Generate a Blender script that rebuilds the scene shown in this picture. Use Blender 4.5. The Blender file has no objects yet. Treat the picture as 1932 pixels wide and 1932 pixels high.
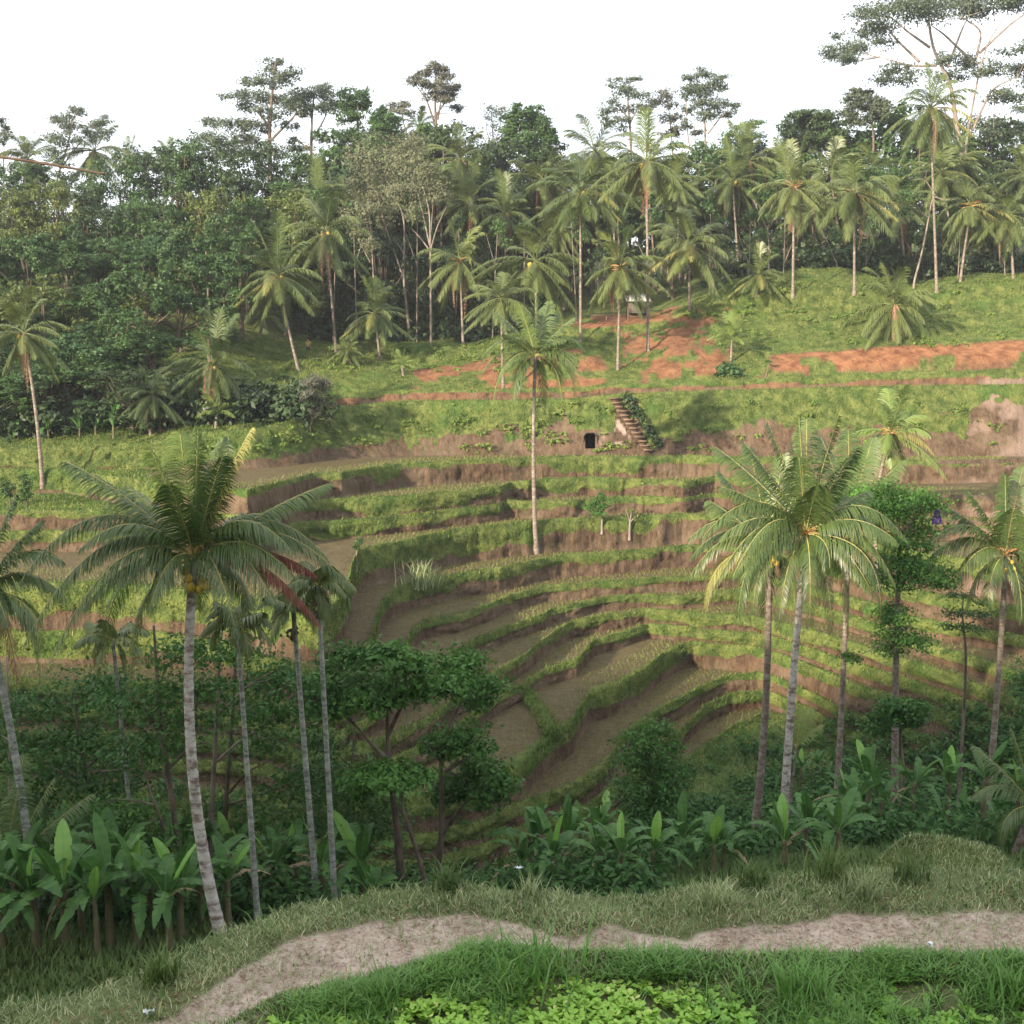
import bpy, math, numpy as np
from mathutils import Vector, Matrix
sc = bpy.context.scene
COL = sc.collection
R = math.radians
# ------------------------------------------------------------------ camera
PITCH = R(8.3); FP = 2222.0; CU = CV = 966.0      # photograph seen at 1932 x 1932, eye at the origin
cam = bpy.data.cameras.new('camera'); camo = bpy.data.objects.new('camera', cam); COL.objects.link(camo)
camo.location = (0, 0, 0); camo.rotation_euler = (R(90) - PITCH, 0, 0)
cam.sensor_fit = 'HORIZONTAL'; cam.sensor_width = 36; cam.lens = 36 * FP / 1932.0
cam.clip_start = 0.1; cam.clip_end = 3000
sc.camera = camo
# ------------------------------------------------------------------ light
SUN_EL, SUN_AZ = 18.0, 42.0                        # behind the camera, off to the left
w = bpy.data.worlds.new('World'); sc.world = w; w.use_nodes = True
nt = w.node_tree; nt.nodes.clear()
out = nt.nodes.new('ShaderNodeOutputWorld'); bg = nt.nodes.new('ShaderNodeBackground')
sky = nt.nodes.new('ShaderNodeTexSky'); sky.sky_type = 'NISHITA'; sky.sun_disc = False
sky.sun_elevation = R(SUN_EL); sky.sun_rotation = R(180 + SUN_AZ); sky.dust_density = 3.0; sky.air_density = 1.0
mixw = nt.nodes.new('ShaderNodeMix'); mixw.data_type = 'RGBA'
tcw = nt.nodes.new('ShaderNodeTexCoord'); nw = nt.nodes.new('ShaderNodeTexNoise'); nw.inputs['Scale'].default_value = 2.2; nw.inputs['Detail'].default_value = 5
rw = nt.nodes.new('ShaderNodeMapRange'); rw.inputs[1].default_value = 0.35; rw.inputs[2].default_value = 0.65; rw.inputs[3].default_value = 0.62; rw.inputs[4].default_value = 0.92
nt.links.new(tcw.outputs['Generated'], nw.inputs['Vector']); nt.links.new(nw.outputs[0], rw.inputs[0]); nt.links.new(rw.outputs[0], mixw.inputs[0])
nt.links.new(sky.outputs[0], mixw.inputs[6]); mixw.inputs[7].default_value = (8.1, 8.3, 8.7, 1)
nt.links.new(mixw.outputs[2], bg.inputs[0]); bg.inputs[1].default_value = 0.098
nt.links.new(bg.outputs[0], out.inputs[0])
sl = bpy.data.lights.new('sun', 'SUN'); sl.energy = 4.6; sl.angle = R(1.2); sl.color = (1.0, 0.85, 0.64)
so = bpy.data.objects.new('sun', sl); COL.objects.link(so)
sv = Vector((-math.sin(R(SUN_AZ)) * math.cos(R(SUN_EL)), -math.cos(R(SUN_AZ)) * math.cos(R(SUN_EL)), math.sin(R(SUN_EL))))
so.rotation_euler = sv.to_track_quat('Z', 'Y').to_euler()
vs = sc.view_settings; vs.view_transform = 'Standard'; vs.look = 'None'; vs.gamma = 1; vs.exposure = 1.25
sc.cycles.max_bounces = 5; sc.cycles.diffuse_bounces = 3; sc.cycles.glossy_bounces = 2; sc.cycles.transmission_bounces = 3
sc.cycles.volume_bounces = 0; sc.cycles.use_denoising = True
# ------------------------------------------------------------------ helpers
CP, SP = math.cos(PITCH), math.sin(PITCH)
def dirv(u, v):
    a = (u - CU) / FP; b = -(v - CV) / FP
    return a, CP + b * SP, -SP + b * CP
def at(u, v, Y):
    a, y, z = dirv(u, v); k = Y / y
    return np.array((a * k, Y, z * k))
def atz(u, v, Z):
    a, y, z = dirv(u, v); k = Z / z
    return np.array((a * k, y * k, Z))
def _h(ix, iy, seed):
    h = (ix.astype(np.int64) * 374761393 + iy.astype(np.int64) * 668265263 + seed * 974711) & 0x7fffffff
    h = ((h ^ (h >> 13)) * 1274126177) & 0x7fffffff
    return ((h ^ (h >> 16)) & 0xffff) / 65535.0
def noise(x, y, seed=0):
    x = np.asarray(x, float); y = np.asarray(y, float)
    ix = np.floor(x); iy = np.floor(y); fx = x - ix; fy = y - iy
    fx = fx * fx * (3 - 2 * fx); fy = fy * fy * (3 - 2 * fy)
    a = _h(ix, iy, seed); b = _h(ix + 1, iy, seed); c = _h(ix, iy + 1, seed); d = _h(ix + 1, iy + 1, seed)
    return (a * (1 - fx) + b * fx) * (1 - fy) + (c * (1 - fx) + d * fx) * fy
def fbm(x, y, seed=0, octv=4):
    s = 0; amp = 0.5; t = 0
    for i in range(octv):
        s = s + amp * noise(x * 2 ** i, y * 2 ** i, seed + i); t += amp; amp *= 0.5
    return s / t
def sstep(x, a, b):
    t = np.clip((x - a) / (b - a), 0, 1); return t * t * (3 - 2 * t)
def mesh(name, V, F, mats, attrs=None, smooth=False, midx=None):
    V = np.asarray(V, np.float32); me = bpy.data.meshes.new(name)
    groups = F if isinstance(F, list) else [F]
    groups = [np.asarray(g, np.int32) for g in groups if len(g)]
    me.vertices.add(len(V)); me.vertices.foreach_set('co', V.ravel())
    nl = sum(g.size for g in groups); npol = sum(len(g) for g in groups)
    me.loops.add(nl); me.loops.foreach_set('vertex_index', np.concatenate([g.ravel() for g in groups]))
    me.polygons.add(npol)
    tot = np.concatenate([np.full(len(g), g.shape[1], np.int32) for g in groups])
    st = np.concatenate([[0], np.cumsum(tot)[:-1]]).astype(np.int32)
    me.polygons.foreach_set('loop_start', st)
    if smooth: me.polygons.foreach_set('use_smooth', np.ones(npol, bool))
    for m in (mats if isinstance(mats, (list, tuple)) else [mats]): me.materials.append(m)
    if midx is not None: me.polygons.foreach_set('material_index', np.asarray(midx, np.int32))
    for k, a in (attrs or {}).items():
        at_ = me.attributes.new(k, 'FLOAT', 'POINT'); at_.data.foreach_set('value', np.asarray(a, np.float32))
    me.update(calc_edges=True); me.validate()
    return me
def link(name, data, parent=None, label=None, cat=None, group=None, kind=None, loc=None):
    o = bpy.data.objects.new(name, data); COL.objects.link(o)
    if parent is not None: o.parent = parent
    if loc is not None: o.location = [float(c) for c in loc]
    if label: o['label'] = label
    if cat: o['category'] = cat
    if group: o['group'] = group
    if kind: o['kind'] = kind
    return o
def thing(name, label, cat, loc, rz=0, sc_=1, group=None):
    o = link(name, None, None, label, cat, group, None, loc); o.rotation_euler = (0, 0, rz)
    o.scale = (sc_,) * 3 if np.isscalar(sc_) else sc_
    o.empty_display_size = 0.3
    return o
class G:                                            # collects triangles and quads
    def __init__(s): s.V = []; s.T = []; s.Q = []; s.t = []; s.n = 0
    def add(s, V, T=None, Q=None, tint=0.5):
        V = np.asarray(V, float).reshape(-1, 3)
        if T is not None and len(T): s.T.append(np.asarray(T) + s.n)
        if Q is not None and len(Q): s.Q.append(np.asarray(Q) + s.n)
        s.V.append(V); s.t.append(np.broadcast_to(np.asarray(tint, float), (len(V),))); s.n += len(V)
    def me(s, name, mat, smooth=False):
        F = []
        if s.T: F.append(np.concatenate(s.T))
        if s.Q: F.append(np.concatenate(s.Q))
        return mesh(name, np.concatenate(s.V), F, mat, {'tint': np.concatenate(s.t)}, smooth)
def tube_arr(P, rad, n=8, cap=True):
    P = np.asarray(P, float); rad = np.broadcast_to(np.asarray(rad, float), (len(P),)); m = len(P)
    T = np.gradient(P, axis=0); T /= np.linalg.norm(T, axis=1)[:, None] + 1e-9
    ref = np.array((0, 0, 1.0)) if abs(T[:, 2]).mean() < 0.8 else np.array((1.0, 0, 0))
    A = np.cross(T, ref); A /= np.linalg.norm(A, axis=1)[:, None] + 1e-9; B = np.cross(T, A)
    th = np.linspace(0, 2 * np.pi, n, endpoint=False)
    V = P[:, None, :] + rad[:, None, None] * (A[:, None, :] * np.cos(th)[None, :, None] + B[:, None, :] * np.sin(th)[None, :, None])
    V = V.reshape(-1, 3); i = np.arange(m - 1)[:, None] * n; j = np.arange(n)[None, :]; k = (j + 1) % n
    Q = np.stack([i + j, i + k, i + n + k, i + n + j], -1).reshape(-1, 4)
    if cap:
        V = np.vstack([V, P[-1:]]); c = len(V) - 1; b = (m - 1) * n
        Tt = np.array([(b + a, b + (a + 1) % n, c) for a in range(n)])
    else: Tt = np.zeros((0, 3), int)
    return V, Tt, Q
def bez(a, b, c, n):
    t = np.linspace(0, 1, n)[:, None]
    return (1 - t) ** 2 * a + 2 * t * (1 - t) * b + t * t * c
def box_arr(c, h, rot=0.0):
    s = np.array([(x, y, z) for x in (-1, 1) for y in (-1, 1) for z in (-1, 1)], float) * np.asarray(h, float)
    cr, sr = math.cos(rot), math.sin(rot)
    s = np.stack([s[:, 0] * cr - s[:, 1] * sr, s[:, 0] * sr + s[:, 1] * cr, s[:, 2]], 1) + np.asarray(c, float)
    return s, None, np.array([(0, 1, 3, 2), (4, 6, 7, 5), (0, 4, 5, 1), (2, 3, 7, 6), (0, 2, 6, 4), (1, 5, 7, 3)])
# ------------------------------------------------------------------ materials
def nmat(name):
    m = bpy.data.materials.new(name); m.use_nodes = True
    t = m.node_tree; b = t.nodes['Principled BSDF']; return m, t, b
def N(t, kind, **kw):
    n = t.nodes.new(kind)
    for k, v in kw.items():
        if k in n.inputs: n.inputs[k].default_value = v
        else: setattr(n, k, v)
    return n
def mixc(t, fac, a, b):
    m = t.nodes.new('ShaderNodeMix'); m.data_type = 'RGBA'
    for i, x in ((0, fac), (6, a), (7, b)):
        if isinstance(x, bpy.types.NodeSocket): t.links.new(x, m.inputs[i])
        elif i == 0: m.inputs[0].default_value = x
        else: m.inputs[i].default_value = (*x, 1)
    return m.outputs[2]
def mrange(t, x, a, b, c=0.0, d=1.0):
    m = t.nodes.new('ShaderNodeMapRange'); t.links.new(x, m.inputs[0])
    for i, q in ((1, a), (2, b), (3, c), (4, d)): m.inputs[i].default_value = q
    return m.outputs[0]
def math2(t, op, a, b):
    m = t.nodes.new('ShaderNodeMath'); m.operation = op
    for i, x in ((0, a), (1, b)):
        if isinstance(x, bpy.types.NodeSocket): t.links.new(x, m.inputs[i])
        else: m.inputs[i].default_value = x
    return m.outputs[0]
def tnoise(t, scale, detail=4, rough=0.6, vec=None):
    n = N(t, 'ShaderNodeTexNoise', Scale=scale, Detail=detail, Roughness=rough)
    if vec is None:
        g = t.nodes.new('ShaderNodeNewGeometry'); vec = g.outputs['Position']
    t.links.new(vec, n.inputs['Vector']); return n.outputs[0]
def attr(t, name):
    a = t.nodes.new('ShaderNodeAttribute'); a.attribute_name = name; return a.outputs['Fac']
def leafmat(name, c1, c2, c3=None, trans=0.25, rough=0.5, spec=0.3):
    m, t, b = nmat(name)
    oi = t.nodes.new('ShaderNodeObjectInfo')
    x = math2(t, 'ADD', math2(t, 'MULTIPLY', attr(t, 'tint'), 0.7), math2(t, 'MULTIPLY', oi.outputs['Random'], 0.3))
    c = mixc(t, x, c1, c2)
    if c3: c = mixc(t, mrange(t, attr(t, 'tint'), 0.9, 0.97), c, c3)
    t.links.new(c, b.inputs['Base Color']); b.inputs['Roughness'].default_value = rough
    b.inputs['Specular IOR Level'].default_value = spec
    if trans > 0:
        tr = t.nodes.new('ShaderNodeBsdfTranslucent'); t.links.new(c, tr.inputs[0])
        mx = t.nodes.new('ShaderNodeMixShader'); mx.inputs[0].default_value = trans
        o = t.nodes['Material Output']; t.links.new(b.outputs[0], mx.inputs[1]); t.links.new(tr.outputs[0], mx.inputs[2]); t.links.new(mx.outputs[0], o.inputs[0])
    return m
def barkmat(name, c1, c2, c3, scale=6, ringy=0.0, rough=0.9):
    m, t, b = nmat(name)
    tc = t.nodes.new('ShaderNodeTexCoord'); mp = N(t, 'ShaderNodeMapping'); mp.inputs['Scale'].default_value = (1, 1, 0.35 if not ringy else 2.2)
    t.links.new(tc.outputs['Object'], mp.inputs[0])
    n = tnoise(t, scale, 5, 0.65, mp.outputs[0]); n2 = tnoise(t, scale * 0.3, 3, 0.6, mp.outputs[0])
    c = mixc(t, mrange(t, n, 0.42, 0.6), c1, c2); c = mixc(t, mrange(t, n2, 0.5, 0.7), c, c3)
    t.links.new(c, b.inputs['Base Color']); b.inputs['Roughness'].default_value = rough; b.inputs['Specular IOR Level'].default_value = 0.15
    bp = N(t, 'ShaderNodeBump', Strength=0.5, Distance=0.03); t.links.new(n, bp.inputs['Height']); t.links.new(bp.outputs[0], b.inputs['Normal'])
    return m
def flat(name, c, rough=0.8, var=0.3, scale=8):
    m, t, b = nmat(name); n = tnoise(t, scale, 4)
    t.links.new(mixc(t, mrange(t, n, 0.3, 0.7), tuple(x * (1 - var) for x in c), tuple(min(1, x * (1 + var)) for x in c)), b.inputs['Base Color'])
    b.inputs['Roughness'].default_value = rough; b.inputs['Specular IOR Level'].default_value = 0.2
    return m
M = {}
M['palm'] = leafmat('palm_leaf', (0.055, 0.095, 0.028), (0.195, 0.225, 0.070), (0.36, 0.30, 0.10), 0.25, 0.38, 0.45)
M['palm_near'] = leafmat('palm_leaf_near', (0.055, 0.105, 0.034), (0.150, 0.205, 0.058), (0.32, 0.31, 0.09), 0.28, 0.36, 0.5)
M['palm_yellow'] = leafmat('palm_leaf_yellow', (0.20, 0.21, 0.06), (0.36, 0.33, 0.11), None, 0.25, 0.45)
M['palm_bright'] = leafmat('palm_leaf_bright', (0.13, 0.20, 0.05), (0.26, 0.32, 0.10), None, 0.25, 0.4)
M['dead'] = leafmat('dead_frond', (0.20, 0.10, 0.065), (0.38, 0.24, 0.16), None, 0.15, 0.8, 0.1)
M['deadred'] = leafmat('dead_red_frond', (0.20, 0.065, 0.055), (0.32, 0.13, 0.10), None, 0.15, 0.8, 0.1)
M['rachis'] = flat('palm_rachis', (0.30, 0.28, 0.10), 0.6)
M['crumb'] = flat('dried_earth', (0.36, 0.27, 0.215), 0.95, .35, 20)
M['midrib'] = flat('leaf_midrib', (0.15, 0.26, 0.08), 0.5)
M['coco'] = flat('coconut', (0.42, 0.30, 0.05), 0.5, 0.4, 5)
M['spathe'] = flat('palm_flower', (0.40, 0.22, 0.09), 0.7)
M['palmbark'] = barkmat('palm_bark', (0.24, 0.20, 0.165), (0.12, 0.085, 0.065), (0.31, 0.275, 0.24), 7, 1)
M['palmbark_pale'] = barkmat('pale_palm_bark', (0.44, 0.41, 0.38), (0.16, 0.12, 0.10), (0.52, 0.49, 0.46), 5, 1)
M['palmbark_dark'] = barkmat('palm_bark_brown', (0.20, 0.16, 0.13), (0.10, 0.075, 0.06), (0.28, 0.25, 0.22), 7, 1)
M['arecabark'] = barkmat('areca_bark', (0.27, 0.28, 0.26), (0.12, 0.12, 0.10), (0.34, 0.34, 0.31), 9, 1)
M['bark'] = barkmat('tree_bark', (0.16, 0.12, 0.09), (0.08, 0.06, 0.05), (0.22, 0.18, 0.15), 5)
M['barkpale'] = barkmat('pale_bark', (0.26, 0.215, 0.18), (0.15, 0.12, 0.10), (0.32, 0.28, 0.24), 5)
M['leaf_mid'] = leafmat('leaf_mid', (0.026, 0.064, 0.018), (0.078, 0.150, 0.036), None, 0.15, 0.5)
M['leaf_dark'] = leafmat('leaf_dark', (0.022, 0.044, 0.018), (0.062, 0.100, 0.034), None, 0.12, 0.5)
M['leaf_blue'] = leafmat('leaf_bluish', (0.024, 0.062, 0.024), (0.070, 0.140, 0.044), None, 0.15, 0.5)
M['leaf_yel'] = leafmat('leaf_yellowish', (0.065, 0.092, 0.024), (0.165, 0.205, 0.050), None, 0.2, 0.5)
M['leaf_olive'] = leafmat('leaf_olive', (0.095, 0.110, 0.060), (0.190, 0.200, 0.110), None, 0.2, 0.6)
M['leaf_sky'] = leafmat('leaf_thin', (0.060, 0.085, 0.055), (0.130, 0.160, 0.095), None, 0.2, 0.6)
M['leaf_brown'] = leafmat('leaf_brownish', (0.095, 0.100, 0.075), (0.170, 0.170, 0.120), None, 0.2, 0.6)
M['leaf_fresh'] = leafmat('leaf_fresh', (0.022, 0.065, 0.020), (0.120, 0.260, 0.050), (0.16, 0.38, 0.05), 0.3, 0.5, 0.18)
M['banana'] = leafmat('banana_leaf', (0.038, 0.105, 0.026), (0.120, 0.255, 0.050), None, 0.3, 0.45, 0.28)
M['banana_young'] = leafmat('banana_leaf_young', (0.15, 0.33, 0.05), (0.24, 0.42, 0.08), None, 0.35, 0.35, 0.5)
M['banana_dead'] = leafmat('banana_leaf_dead', (0.26, 0.17, 0.10), (0.42, 0.32, 0.22), None, 0.15, 0.8, 0.1)
M['bananastem'] = barkmat('banana_stem', (0.15, 0.14, 0.07), (0.09, 0.065, 0.045), (0.22, 0.16, 0.10), 6)
M['grass'] = leafmat('grass_blades', (0.060, 0.115, 0.028), (0.150, 0.215, 0.055), (0.34, 0.30, 0.14), 0.25, 0.55, 0.3)
M['grass_far'] = leafmat('terrace_grass', (0.070, 0.125, 0.026), (0.200, 0.275, 0.055), (0.30, 0.27, 0.10), 0.25, 0.6, 0.2)
M['grass_dry'] = leafmat('dry_grass', (0.16, 0.22, 0.095), (0.40, 0.43, 0.21), (0.60, 0.54, 0.36), 0.2, 0.6, 0.2)
M['grass_lush'] = leafmat('lush_grass', (0.085, 0.200, 0.035), (0.190, 0.370, 0.075), (0.25, 0.38, 0.08), 0.3, 0.4, 0.4)
M['lettuce'] = leafmat('water_lettuce', (0.17, 0.38, 0.05), (0.42, 0.62, 0.10), (0.62, 0.66, 0.22), 0.3, 0.45, 0.35)
M['rice'] = leafmat('rice_seedling', (0.13, 0.165, 0.045), (0.26, 0.28, 0.08), None, 0.2, 0.6, 0.2)

def terrain_mat():
    m, t, b = nmat('terrace_earth')
    big = tnoise(t, 0.35, 5, 0.65); fine = tnoise(t, 4.0, 6, 0.7); mid = tnoise(t, 1.3, 5, 0.65); vfine = tnoise(t, 14.0, 4, 0.7)
    # streaks down the faces
    g = t.nodes.new('ShaderNodeNewGeometry'); mp = N(t, 'ShaderNodeMapping'); mp.inputs['Scale'].default_value = (1, 1, 0.22); t.links.new(g.outputs['Position'], mp.inputs[0])
    streak = tnoise(t, 2.6, 5, 0.7, mp.outputs[0])
    soil = mixc(t, mrange(t, streak, 0.35, 0.68), (0.050, 0.033, 0.022), (0.165, 0.110, 0.072))
    soil = mixc(t, mrange(t, big, 0.45, 0.7), soil, (0.20, 0.145, 0.098))
    soil = mixc(t, mrange(t, fine, 0.62, 0.8), soil, (0.30, 0.24, 0.18))
    soil = mixc(t, mrange(t, mid, 0.50, 0.70, 0.0, 0.55), soil, (0.085, 0.090, 0.040))
    org = mixc(t, mrange(t, mid, 0.35, 0.65), (0.16, 0.065, 0.034), (0.36, 0.175, 0.085))
    org = mixc(t, mrange(t, fine, 0.6, 0.75), org, (0.20, 0.085, 0.05))
    soil = mixc(t, attr(t, 'red'), soil, org)
    soil = mixc(t, attr(t, 'pale'), soil, (0.42, 0.31, 0.26))
    mud = mixc(t, mrange(t, mid, 0.35, 0.65), (0.070, 0.048, 0.026), (0.130, 0.092, 0.048))
    mud = mixc(t, mrange(t, fine, 0.35, 0.75), mud, (0.17, 0.145, 0.065))
    base = mixc(t, attr(t, 'mud'), soil, mud)
    gr = mixc(t, mrange(t, mid, 0.38, 0.62), (0.055, 0.085, 0.022), (0.170, 0.195, 0.055))
    gr = mixc(t, mrange(t, big, 0.5, 0.72, 0, 0.75), gr, (0.060, 0.135, 0.026))
    gr = mixc(t, mrange(t, vfine, 0.55, 0.8, 0, 0.8), gr, (0.21, 0.21, 0.08))
    gr = mixc(t, mrange(t, fine, 0.62, 0.8, 0, 0.6), gr, (0.15, 0.11, 0.06))
    ga = math2(t, 'ADD', attr(t, 'grass'), math2(t, 'MULTIPLY', math2(t, 'SUBTRACT', fine, 0.5), 0.9))
    c = mixc(t, mrange(t, ga, 0.38, 0.55), base, gr)
    t.links.new(c, b.inputs['Base Color']); b.inputs['Specular IOR Level'].default_value = 0.15
    t.links.new(mrange(t, attr(t, 'mud'), 0.5, 1.0, 0.95, 0.6), b.inputs['Roughness'])
    h = math2(t, 'ADD', fine, math2(t, 'MULTIPLY', streak, 1.2)); h = math2(t, 'ADD', h, math2(t, 'MULTIPLY', vfine, 0.4))
    bp = N(t, 'ShaderNodeBump', Strength=0.9, Distance=0.22); t.links.new(h, bp.inputs['Height']); t.links.new(bp.outputs[0], b.inputs['Normal'])
    return m
M['earth'] = terrain_mat()
def bank_mat():
    m, t, b = nmat('grassy_ground')
    a = tnoise(t, 2.0, 8, 0.75); f = tnoise(t, 17, 7, 0.75); v = tnoise(t, 70, 3, 0.7)
    dirt = mixc(t, mrange(t, a, 0.35, 0.65), (0.30, 0.235, 0.175), (0.54, 0.445, 0.355))
    dirt = mixc(t, mrange(t, f, 0.48, 0.72), dirt, (0.55, 0.46, 0.38)); dirt = mixc(t, mrange(t, f, 0.48, 0.30, 0, 0.8), dirt, (0.15, 0.10, 0.075))
    gr = mixc(t, mrange(t, f, 0.35, 0.7), (0.075, 0.105, 0.040), (0.185, 0.21, 0.09))
    ga = math2(t, 'ADD', attr(t, 'grass'), math2(t, 'MULTIPLY', math2(t, 'SUBTRACT', f, 0.5), 0.8))
    t.links.new(mixc(t, mrange(t, ga, 0.35, 0.6), dirt, gr), b.inputs['Base Color']); b.inputs['Roughness'].default_value = 0.95
    b.inputs['Specular IOR Level'].default_value = 0.1
    bp = N(t, 'ShaderNodeBump', Strength=0.9, Distance=0.03); t.links.new(math2(t, 'ADD', f, math2(t, 'MULTIPLY', v, 0.5)), bp.inputs['Height']); t.links.new(bp.outputs[0], b.inputs['Normal'])
    return m
M['bank'] = bank_mat()
# ------------------------------------------------------------------ the ground: profiles along rays of constant x/y
SC = np.concatenate([np.linspace(-3, -0.56, 60, endpoint=False), np.arange(-0.56, 0.56, 0.00095), np.linspace(0.56, 3, 60)])
NC = len(SC)
def row_z(pts, z):
    P = np.array([atz(u, v, z) for u, v in pts]); s = P[:, 0] / P[:, 1]; o = np.argsort(s)
    return np.interp(SC, s[o], P[o, 1]), np.full(NC, float(z))
def row_y(pts):
    P = np.array([at(*p) for p in pts]); s = P[:, 0] / P[:, 1]; o = np.argsort(s)
    return np.interp(SC, s[o], P[o, 1]), np.interp(SC, s[o], P[o, 2])
def ofu(pts):                                       # a value over u turned into one over the columns
    u = np.array([p[0] for p in pts], float); v = np.array([p[1] for p in pts], float)
    return np.interp(SC, (u - CU) / FP / (CP), v)
# far rows (u, v, distance)
FAR = [
 [(-900,430,210),(0,420,210),(500,450,210),(1100,470,210),(1932,440,210),(2800,430,210)],
 [(-900,455,150),(0,450,150),(400,470,150),(640,560,150),(1100,520,150),(1400,490,150),(1932,470,150),(2800,460,150)],
 [(-900,600,110),(0,590,108),(300,600,106),(480,640,108),(570,645,116),(640,648,117),(900,648,117),(1080,600,117),(1240,590,117),(1300,560,117),(1400,525,117),(1500,508,117),(1600,506,117),(1700,540,117),(1800,520,117),(1932,515,117),(2800,510,117)],
 [(-900,760,91),(0,760,91),(300,745,91),(450,735,94),(530,710,98),(565,662,104),(620,650,107),(760,652,108),(900,652,108),(1080,622,108),(1180,612,108),(1260,600,108),(1320,585,108),(1400,560,108),(1500,545,108),(1600,548,108),(1700,560,108),(1932,535,108),(2800,530,108)],
 [(-900,845,81.5),(0,842,81.5),(260,836,81.5),(380,812,82),(470,795,85),(540,762,89),(562,725,96),(640,690,100),(760,706,100),(900,702,100),(1080,668,100),(1180,690,100),(1260,664,100),(1340,660,100),(1440,662,100),(1560,656,100),(1700,645,100),(1932,635,100),(2800,630,100)],
 [(-900,848,80.5),(0,846,80.5),(260,840,80.5),(380,815,81),(470,800,84),(540,768,88),(562,742,93),(640,734,96),(760,735,97),(900,732,97),(1080,726,97),(1180,716,97),(1260,705,97),(1340,698,97),(1440,694,97),(1560,692,97),(1700,682,97),(1932,668,97),(2800,660,97)],
]
L = []
L.append(('L1', row_y([(-900,849,80),(0,847,80),(300,838,80),(380,816,80.5),(470,802,83),(560,772,87),(640,745,94),(760,738,95),(927,736,95),(1100,735,95),(1148,727,95),(1290,724,95),(1460,714,95),(1655,706,95),(1800,702,95),(1932,697,95),(2800,690,95)])))
L.append(('L2', row_y([(-900,852,79),(0,850,79),(300,842,79),(370,820,79),(480,813,80),(560,794,83),(640,773,87),(760,760,90),(1070,756,90.5),(1170,746,90.5),(1288,741,90.5),(1650,731,90.5),(1932,728,90.5),(2800,725,90.5)])))
LV = [
 (-8.38, [(-900,887),(120,887),(200,900),(300,915),(466,927),(530,912),(590,896),(644,894),(754,877),(877,871),(1004,866),(1110,862),(1220,864),(1288,862),(1500,868),(1672,872),(1805,871),(1932,868),(2800,868)]),
 (-9.73, [(-900,968),(190,966),(300,958),(400,955),(560,951),(644,944),(777,937),(877,927),(944,919),(964,911),(997,911),(1010,907),(1110,902),(1220,907),(1288,911),(1378,896),(1500,905),(1700,935),(1932,940),(2800,945)]),
 (-10.8, [(-900,1003),(190,1003),(400,1000),(560,988),(644,986),(700,981),(800,968),(880,955),(904,949),(990,949),(1110,946),(1210,937),(1237,921),(1288,925),(1378,932),(1500,950),(1700,985),(1932,990),(2800,1000)]),
 (-11.7, [(-900,1100),(200,1105),(400,1125),(520,1150),(600,1160),(635,1140),(655,1110),(666,1065),(677,1041),(760,1021),(844,1004),(934,992),(1007,986),(1110,979),(1190,977),(1288,972),(1400,978),(1600,1010),(1750,1050),(1932,1075),(2800,1090)]),
 (-13.6, [(-900,1195),(300,1195),(450,1225),(560,1265),(640,1275),(690,1240),(704,1204),(709,1177),(712,1161),(720,1137),(744,1114),(797,1097),(861,1084),(944,1074),(1011,1059),(1061,1049),(1144,1044),(1288,1032),(1400,1030),(1500,1040),(1650,1075),(1800,1121),(1932,1147),(2800,1210)]),
 (-14.8, [(-900,1255),(450,1300),(560,1340),(650,1330),(740,1265),(762,1225),(777,1197),(797,1177),(871,1161),(944,1134),(1027,1111),(1127,1101),(1211,1097),(1288,1089),(1400,1083),(1600,1130),(1715,1167),(1932,1205),(2800,1280)]),
 (-15.5, [(-900,1300),(450,1350),(560,1385),(680,1370),(780,1310),(850,1250),(891,1211),(961,1184),(1026,1163),(1040,1150),(1094,1141),(1144,1129),(1211,1124),(1288,1127),(1405,1114),(1600,1165),(1755,1221),(1932,1277),(2800,1350)]),
 (-16.1, [(-900,1345),(450,1400),(600,1425),(720,1400),(820,1350),(880,1305),(931,1274),(994,1237),(1034,1204),(1077,1177),(1144,1164),(1217,1154),(1330,1160),(1420,1165),(1600,1215),(1755,1265),(1932,1330),(2800,1400)]),
 (-16.8, [(-900,1385),(450,1440),(700,1450),(850,1390),(940,1315),(994,1288),(1027,1267),(1088,1252),(1104,1232),(1121,1212),(1177,1197),(1224,1181),(1330,1190),(1420,1197),(1600,1250),(1755,1300),(1932,1370),(2800,1450)]),
 (-17.4, [(-900,1420),(600,1515),(800,1505),(900,1485),(965,1455),(1010,1420),(1040,1392),(1080,1368),(1096,1340),(1114,1312),(1165,1297),(1215,1268),(1250,1238),(1290,1219),(1330,1208),(1375,1206),(1415,1216),(1470,1236),(1600,1290),(1755,1340),(1932,1410),(2800,1500)]),
 (-18.6, [(-900,1480),(900,1545),(1100,1480),(1140,1450),(1160,1422),(1166,1400),(1185,1385),(1210,1365),(1270,1330),(1320,1300),(1375,1278),(1440,1270),(1560,1280),(1700,1370),(1932,1450),(2800,1540)]),
 (-19.3, [(-900,1530),(1100,1530),(1230,1440),(1275,1390),(1330,1335),(1380,1312),(1440,1308),(1560,1310),(1700,1410),(1932,1490),(2800,1560)]),
 (-20.0, [(-900,1570),(1150,1550),(1280,1450),(1330,1415),(1380,1375),(1440,1352),(1560,1350),(1700,1450),(1932,1530),(2800,1580)]),
]
for i, (z, p) in enumerate(LV): L.append(('L%d' % (i + 3), row_z(p, z)))
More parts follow.
